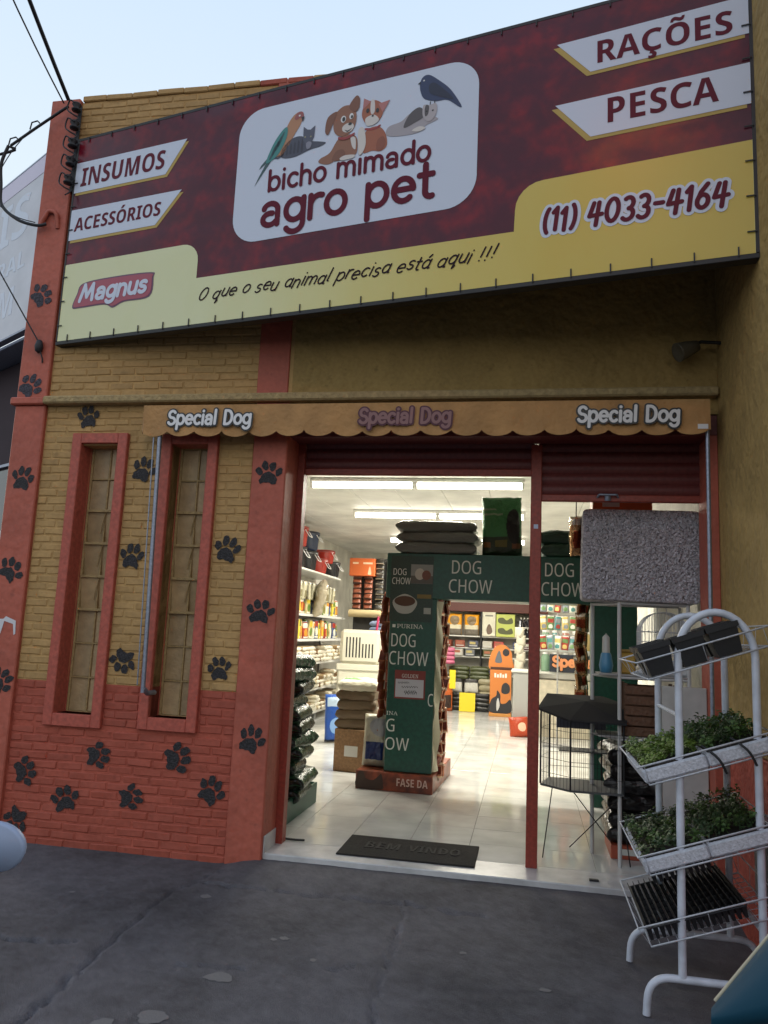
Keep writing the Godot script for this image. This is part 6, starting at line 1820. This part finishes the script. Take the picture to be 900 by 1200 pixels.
# ---------------------------------------------------------------- white tubular rack of seedlings
func seedling_rack() -> void:
	var t := thing("seedling_rack", "white tubular plant rack with arched frames and four sloping wire trays", "plant rack")
	var wt := mats["white_tube"] as Material
	for z in [1.43, 0.86]:
		var arch := [Vector3(0.675, 0.085, z)]
		arch.append(Vector3(0.675, 0.8, z))
		for a in 17:
			var q := PI * a / 16.0
			arch.append(Vector3(0.84 - 0.165 * cos(q), 1.45 + 0.2 * sin(q), z))
		arch.append(Vector3(1.005, 0.8, z))
		arch.append(Vector3(1.005, 0.085, z))
		part(t, "arch_frame", tube(arch, 0.0175, 12), wt)
		part(t, "foot_bar", tube(bend([Vector3(0.525, -0.083, z), Vector3(0.535, 0.075, z), Vector3(1.13, 0.075, z), Vector3(1.14, -0.083, z)], 0.10, 8), 0.0165, 12), wt)
	part(t, "cross_bar", tube([Vector3(1.005, 0.30, 0.86), Vector3(1.005, 0.30, 1.43)], 0.012, 8), wt)
	part(t, "cross_bar", tube([Vector3(0.675, 1.18, 0.86), Vector3(0.675, 1.18, 1.43)], 0.010, 8), wt)
	var ang := atan2(0.18, 0.53)
	var wm := mats["white_wire"] as Material
	var names := ["top tray", "second tray", "third tray", "lowest tray"]
	var ys := [1.325, 0.865, 0.485, 0.195]
	var L := 0.60
	var z0 := 0.80
	var z1 := 1.475
	var frames := []
	for k in 4:
		var bk := Node3D.new()
		bk.name = numbered(t, "wire_tray")
		t.add_child(bk, true)
		bk.transform = Transform3D(Basis(Vector3.BACK, ang), Vector3(0.515, ys[k], 0))
		frames.append(bk.transform)
		var hgt := 0.085
		for y in [0.0, hgt]:
			var g := 0.03 if y == 0.0 else 0.0
			part(bk, "rail", tube([Vector3(g, y, z0 + g), Vector3(L - g, y, z0 + g), Vector3(L - g, y, z1 - g * 0.3), Vector3(g, y, z1 - g * 0.3), Vector3(g, y, z0 + g)], 0.0042, 6), wm)
		var st := begin()
		for i in 15:
			var x := 0.03 + (L - 0.06) * i / 14.0
			add_tube(st, [Vector3(x, hgt, z0), Vector3(x, 0.0, z0 + 0.03), Vector3(x, 0.0, z1 - 0.01), Vector3(x, hgt, z1)] if i % 7 == 0 else [Vector3(x, 0.0, z0 + 0.03), Vector3(x, 0.0, z1 - 0.01)], 0.0016, 4, false)
		for i in 10:
			var z := z0 + 0.03 + (z1 - z0 - 0.04) * i / 9.0
			add_tube(st, [Vector3(0.0, hgt, z), Vector3(0.03, 0.0, z), Vector3(L - 0.03, 0.0, z), Vector3(L, hgt, z)] if i % 3 == 0 else [Vector3(0.03, 0.0, z), Vector3(L - 0.03, 0.0, z)], 0.0016, 4, false)
		part(bk, "wire_grid", st.commit(), wm)
	# black pots in the top tray
	var pw := ["lowest in the row", "in the middle of the row", "highest in the row"]
	for k in 3:
		for r in 2:
			if r == 1 and k == 1:
				continue
			var p: Transform3D = frames[0] * at(0.10 + 0.155 * k, 0.006, 1.385 - 0.165 * r)
			var o := thing("plant_pot", "black plastic pot in the top tray, %s %s" % [["front row,", "back row,"][r], pw[k]], "pot", Vector3.ZERO, 0.0, "black pots in the top tray")
			o.transform = p
			var st := begin()
			var rings := [[0.052, 0.0], [0.066, 0.115], [0.073, 0.116], [0.074, 0.14], [0.068, 0.14], [0.062, 0.10]]
			for i in rings.size() - 1:
				for q in 4:
					var c0: Vector2 = [V(-1, -1), V(1, -1), V(1, 1), V(-1, 1)][q]
					var c1: Vector2 = [V(-1, -1), V(1, -1), V(1, 1), V(-1, 1)][(q + 1) % 4]
					quad(st, Vector3(c0.x * rings[i][0], rings[i][1], c0.y * rings[i][0]), Vector3(c1.x * rings[i][0], rings[i][1], c1.y * rings[i][0]), Vector3(c1.x * rings[i + 1][0], rings[i + 1][1], c1.y * rings[i + 1][0]), Vector3(c0.x * rings[i + 1][0], rings[i + 1][1], c0.y * rings[i + 1][0]), Vector3(c0.x + c1.x, 0, c0.y + c1.y) * (1.0 if i < 4 else -1.0))
			part(o, "pot_wall", st.commit(), mats["black_plastic"])
			part(o, "soil", box(0.122, 0.01, 0.122, 0.0), mat("soil", [0.02, 0.014, 0.01], 0.95), at(0, 0.10, 0))
	# styrofoam trays with seedlings
	var leaf_a := mat("leaf_light", [0.12, 0.19, 0.03], 0.55)
	var leaf_b := mat("leaf_mid", [0.05, 0.10, 0.022], 0.55)
	var leaf_c := mat("leaf_dark", [0.022, 0.048, 0.016], 0.55)
	for m in [leaf_a, leaf_b, leaf_c]:
		m.backlight_enabled = true
		m.backlight = Color(0.25, 0.32, 0.1)
	for k in [1, 2]:
		for hlf in 2:
			var x0 := 0.015 + 0.288 * hlf
			var lab: String = [["white foam tray of pale green seedlings in the second tray", "white foam tray of taller dark green seedlings in the second tray"], ["white foam tray of dark leafy seedlings low in the third tray", "white foam tray of bushy dark seedlings high in the third tray"]][k - 1][hlf]
			var o := thing("seedling_tray", lab, "seedling tray", Vector3.ZERO, 0.0, "")
			o.transform = frames[k]
			pbox(o, "foam_tray", mats["styrofoam"], x0, x0 + 0.284, 0.006, 0.066, z0 + 0.04, z1 - 0.012, 0.008)
			pbox(o, "soil", mat("soil", [], 0.95), x0 + 0.012, x0 + 0.272, 0.0662, 0.069, z0 + 0.05, z1 - 0.03, 0.0)
			for i in 6:
				for j in 13:
					var v := rng.randi_range(0, 3)
					var h := 0.045 if hlf == 0 else 0.068
					if k == 2:
						h = 0.052 + 0.016 * hlf
						if rng.randf() < 0.12:
							continue
					h *= rng.randf_range(0.75, 1.25)
					var m: Material = (leaf_a if rng.randf() < 0.75 else leaf_b) if (k == 1 and hlf == 0) else (leaf_c if rng.randf() < 0.65 else leaf_b)
					part(o, "seedling", seedling_mesh(v), m, rot(Vector3(x0 + 0.03 + 0.045 * i + rng.randf_range(-0.012, 0.012), 0.069, z0 + 0.072 + 0.0445 * j + rng.randf_range(-0.012, 0.012)), Vector3(rng.randf_range(-0.1, 0.1), rng.randf() * TAU, -ang + rng.randf_range(-0.1, 0.1)), Vector3(0.075, h, 0.075)))
	for s in [[0.30, 0.0], [0.43, 0.05]]:
		single("tie_strap", ["black strap hanging over the edge of the second tray", "second black strap beside the first on the tray edge"][0 if s[1] == 0.0 else 1], "strap", tube(curve3([Vector3(s[0], 0.10, 1.44), Vector3(s[0] + 0.02, 0.075, 1.475), Vector3(s[0] + 0.045, 0.03, 1.49), Vector3(s[0] + 0.055, -0.03, 1.487)]), 0.006, 6), mats["black_plastic"], frames[1])
	# black cell trays
	for s in [[2, -0.0, 0.05, "black plug tray under the foam trays of the third tray"], [3, 0.02, 0.02, "black ridged plug tray lying in the lowest tray"]]:
		var o := thing("plug_tray", s[3], "plug tray")
		o.transform = frames[s[0]]
		var yb := 0.010 if s[0] == 3 else -0.055
		var x0 := 0.03
		var x1 := 0.47 if s[0] == 3 else 0.30
		var za := z0 + 0.05
		var zb := z1 - (0.03 if s[0] == 3 else 0.06)
		if s[0] == 2:
			yb = -0.055
		for e in [[x0, x1, za, za + 0.01], [x0, x1, zb - 0.01, zb], [x0, x0 + 0.01, za + 0.0102, zb - 0.0102], [x1 - 0.01, x1, za + 0.0102, zb - 0.0102]]:
			pbox(o, "rim", mats["black_plastic"], e[0], e[1], yb + 0.05, yb + 0.056, e[2], e[3], 0.002)
		var n := 16 if s[0] == 3 else 10
		for i in n:
			for j in 8:
				var cx := x0 + (x1 - x0) * (i + 0.5) / n
				var cz := za + (zb - za) * (j + 0.5) / 8.0
				part(o, "cell", cell_mesh((x1 - x0) / n * 0.8, (zb - za) / 8.0 * 0.8), mats["black_plastic"], at(cx, yb, cz))
		if s[0] == 3:
			for i in n + 1:
				pbox(o, "rib", mats["black_plastic"], x0 + (x1 - x0) * i / n - 0.002, x0 + (x1 - x0) * i / n + 0.002, yb + 0.0562, yb + 0.074, za, zb, 0.001)

func cell_mesh(w: float, d: float) -> Mesh:
	var key := "cell%.3f,%.3f" % [w, d]
	if not cache.has(key):
		var st := begin()
		var a := [V(-1, -1), V(1, -1), V(1, 1), V(-1, 1)]
		for q in 4:
			var c0: Vector2 = a[q]
			var c1: Vector2 = a[(q + 1) % 4]
			quad(st, Vector3(c0.x * w * 0.3, 0, c0.y * d * 0.3), Vector3(c1.x * w * 0.3, 0, c1.y * d * 0.3), Vector3(c1.x * w * 0.5, 0.05, c1.y * d * 0.5), Vector3(c0.x * w * 0.5, 0.05, c0.y * d * 0.5), Vector3(c0.x + c1.x, 0, c0.y + c1.y))
		quad(st, Vector3(-w * 0.3, 0, -d * 0.3), Vector3(w * 0.3, 0, -d * 0.3), Vector3(w * 0.3, 0, d * 0.3), Vector3(-w * 0.3, 0, d * 0.3), Vector3.DOWN)
		cache[key] = st.commit()
	return cache[key]

# unit-high leafy seedling: stem with curved leaves
func seedling_mesh(v: int) -> Mesh:
	var key := "seedling%d" % v
	if cache.has(key):
		return cache[key]
	var r := RandomNumberGenerator.new()
	r.seed = 900 + v
	var st := begin()
	add_tube(st, [Vector3(0, 0, 0), Vector3(0.02, 0.5, 0.01), Vector3(0, 0.8, 0)], 0.02, 4, false)
	for k in 26:
		var a := r.randf() * TAU
		var y := r.randf_range(0.2, 0.95)
		var ln := r.randf_range(0.22, 0.42)
		var up := r.randf_range(-0.1, 0.7)
		var d := Vector3(cos(a), up, sin(a)).normalized()
		var s := Vector3(-sin(a), r.randf_range(-0.3, 0.3), cos(a)) * ln * 0.30
		var p := Vector3(cos(a), 0, sin(a)) * r.randf_range(0.0, 0.2) + Vector3(0, y, 0)
		var m := p + d * ln * 0.5 + Vector3(0, 0.04, 0)
		var e := p + d * ln + Vector3(0, -0.06, 0)
		tri(st, p, m + s, m, Vector3.UP)
		tri(st, p, m - s, m, Vector3.UP)
		tri(st, e, m + s, m, Vector3.UP)
		tri(st, e, m - s, m, Vector3.UP)
	cache[key] = st.commit()
	return cache[key]

func door_mat() -> void:
	var t := thing("door_mat", "dark brown welcome mat with raised letters on the shop floor", "door mat", Vector3(-0.785, 0.0015, -0.385))
	pbox(t, "mat", rich("mat_dark", [0.045, 0.040, 0.037], 0.95, grain("g_mat", 95, 0.3, 0.5, 1.0, 3), 3.0, relief("n_mat", 96, 0.35, 9.0, 2), 1.0), -0.465, 0.465, 0.0, 0.012, -0.25, 0.25, 0.004)
	var lm := mat("mat_letters", [0.024, 0.022, 0.021], 0.9)
	for w in [["BEM", -0.31, 0.24], ["VINDO", -0.01, 0.36]]:
		var x := typed(w[0])
		var b := x.get_aabb()
		var sx: float = w[2] / b.size.x
		var sz := 0.15 / b.size.y
		part(t, "lettering", x, lm, Transform3D(Basis(Vector3(sx, 0, 0), Vector3(0, 0, -sz), Vector3(0, 0.2, 0)), Vector3(w[1] - b.position.x * sx, 0.0135, 0.06 + b.position.y * sz)))

# ---------------------------------------------------------------- parked motorbikes, mostly out of frame
func motorbike(label: String, p: Vector3, turn: float, paint: Material, mirror: Material) -> Node3D:
	var t := thing("motorbike", label, "motorbike", p, turn)
	var bk := mats["black_plastic"] as Material
	var ch := mats["grey_metal"] as Material
	for x in [0.62, -0.62]:
		var w := Node3D.new()
		w.name = numbered(t, "wheel")
		t.add_child(w, true)
		w.transform = rot(Vector3(x, 0.29, 0), Vector3(PI / 2, 0, 0))
		part(w, "tyre", lathe([V(0.22, -0.04), V(0.27, -0.045), V(0.29, 0.0), V(0.27, 0.045), V(0.22, 0.04), V(0.22, -0.04)], 28), bk)
		part(w, "rim", lathe([V(0.0, -0.03), V(0.05, -0.03), V(0.06, -0.01), V(0.2, -0.012), V(0.22, -0.03), V(0.22, 0.03), V(0.2, 0.012), V(0.06, 0.01), V(0.05, 0.03), V(0.0, 0.03)], 24), ch)
	for s in [-0.08, 0.08]:
		part(t, "fork", tube([Vector3(0.62, 0.29, s), Vector3(0.44, 0.80, s)], 0.02, 8), ch)
	part(t, "frame", tube([Vector3(0.44, 0.80, 0), Vector3(0.1, 0.45, 0), Vector3(-0.2, 0.42, 0), Vector3(-0.62, 0.29, 0)], 0.035, 8), bk)
	part(t, "engine", box(0.34, 0.28, 0.22, 0.04), ch, at(0.05, 0.38, 0))
	part(t, "seat", rounded_slab(0.62, 0.10, 0.26, 0.03), bk, at(-0.32, 0.76, 0))
	part(t, "tank", rounded_slab(0.42, 0.24, 0.26, 0.1), paint, at(0.14, 0.78, 0))
	part(t, "tail_cowl", rounded_slab(0.40, 0.14, 0.18, 0.05), paint, rot(Vector3(-0.55, 0.66, 0), Vector3(0, 0, -0.2)))
	part(t, "handlebar", tube(bend([Vector3(0.30, 0.98, -0.36), Vector3(0.40, 0.96, -0.14), Vector3(0.40, 0.96, 0.14), Vector3(0.30, 0.98, 0.36)], 0.05), 0.012, 8), bk)
	for s in [-1, 1]:
		var mr := Node3D.new()
		mr.name = numbered(t, "mirror")
		t.add_child(mr, true)
		part(mr, "stalk", tube([Vector3(0.36, 0.97, s * 0.22), Vector3(0.40, 1.04, s * 0.26), Vector3(0.38, 1.09, s * 0.30)], 0.006, 6), bk)
		part(mr, "housing", lathe([V(0.0, 0.03), V(0.03, 0.027), V(0.05, 0.012), V(0.055, -0.004), V(0.052, -0.012), V(0.0, -0.010)], 24), mirror, rot(Vector3(0.38, 1.11, s * 0.34), Vector3(0, 0, -PI / 2 + 0.12), Vector3(1, 1, 1.35)))
	part(t, "headlight", lathe([V(0.0, 0.05), V(0.06, 0.045), V(0.075, 0.0), V(0.05, -0.07), V(0.0, -0.09)], 18), ch, rot(Vector3(0.52, 0.86, 0), Vector3(0, 0, -PI / 2)))
	part(t, "kickstand", tube([Vector3(0.0, 0.3, 0.08), Vector3(-0.06, 0.0, 0.24)], 0.012, 6), bk)
	return t

func bikes() -> void:
	var pale := mat("mirror_pale", [0.26, 0.32, 0.46], 0.45)
	motorbike("parked motorbike whose pale blue mirror shows beside the brick wall", Vector3(-1.485, -0.115, 3.97), PI / 2, mat("bike_blue", [0.05, 0.09, 0.2], 0.3), pale)
	var teal := mat("bike_teal", [0.008, 0.05, 0.085], 0.55, 0.0, 0.3)
	var b := motorbike("parked motorbike with a dark teal pointed front fairing near the plant rack", Vector3(1.02, -0.125, 3.74), PI - 0.25, teal, mats["black_plastic"])
	# beak-like front fairing with a cream trim line
	var st := begin()
	var f := func(u: float, v: float) -> Vector3:
		var s := u
		var a := PI * (v - 0.5) * 1.0
		var w := lerpf(0.015, 0.16, pow(s, 0.8))
		var dx := 0.34 * s
		return Vector3(0.70 - dx, 0.952 + dx * lerpf(0.48, 1.4, cos(a)) + 0.012 * cos(a), w * sin(a))
	add_grid(st, 20, 14, f)
	add_grid(st, 20, 6, func(u, v): return f.call(u, 0.0).lerp(f.call(u, 1.0), v) + Vector3(0, -0.035 * sin(PI * v), 0), true)
	st.generate_normals()
	part(b, "fairing", st.commit(), teal)
	part(b, "trim_line", tube([f.call(0.02, 0.62) + Vector3(0, 0.003, 0), f.call(0.25, 0.62) + Vector3(0, 0.003, 0), f.call(0.5, 0.62) + Vector3(0, 0.003, 0), f.call(0.9, 0.62) + Vector3(0, 0.003, 0)], 0.004, 6), mat("trim_cream", [0.4, 0.36, 0.26], 0.5))

# ---------------------------------------------------------------- the sodium street lamp that the glossy billboard mirrors
func street_lamp() -> void:
	var t := thing("street_lamp", "tall street lamp with a lit orange head across the pavement", "street lamp", Vector3(-1.0, -0.125, 9.2))
	part(t, "pole", lathe([V(0.09, 0.0), V(0.075, 3.0), V(0.055, 8.0), V(0.0, 8.0)], 16), mats["grey_metal"])
	part(t, "arm", tube(curve3([Vector3(0, 7.8, 0), Vector3(0, 8.35, -0.6), Vector3(0, 8.45, -2.3)]), 0.03, 8), mats["grey_metal"])
	part(t, "lamp_head", box(0.26, 0.12, 0.6, 0.04), mats["grey_metal"], at(0, 8.44, -2.5))
	var gm := mat("sodium_glow", [0.9, 0.6, 0.3], 0.4)
	gm.emission_enabled = true
	gm.emission = Color(1.0, 0.42, 0.10)
	gm.emission_energy_multiplier = 90.0
	part(t, "lamp_glass", lathe([V(0.0, -0.05), V(0.06, -0.04), V(0.09, 0.0), V(0.0, 0.0)], 16), gm, at(0, 8.378, -2.55))
	var l := OmniLight3D.new()
	l.name = "lamp_light"
	t.add_child(l)
	l.position = Vector3(0, 8.25, -2.55)
	l.light_color = Color(1.0, 0.5, 0.16)
	l.light_energy = 1.2
	l.light_size = 0.09
	l.omni_range = 30.0
	l.omni_attenuation = 2.0
	l.shadow_enabled = true
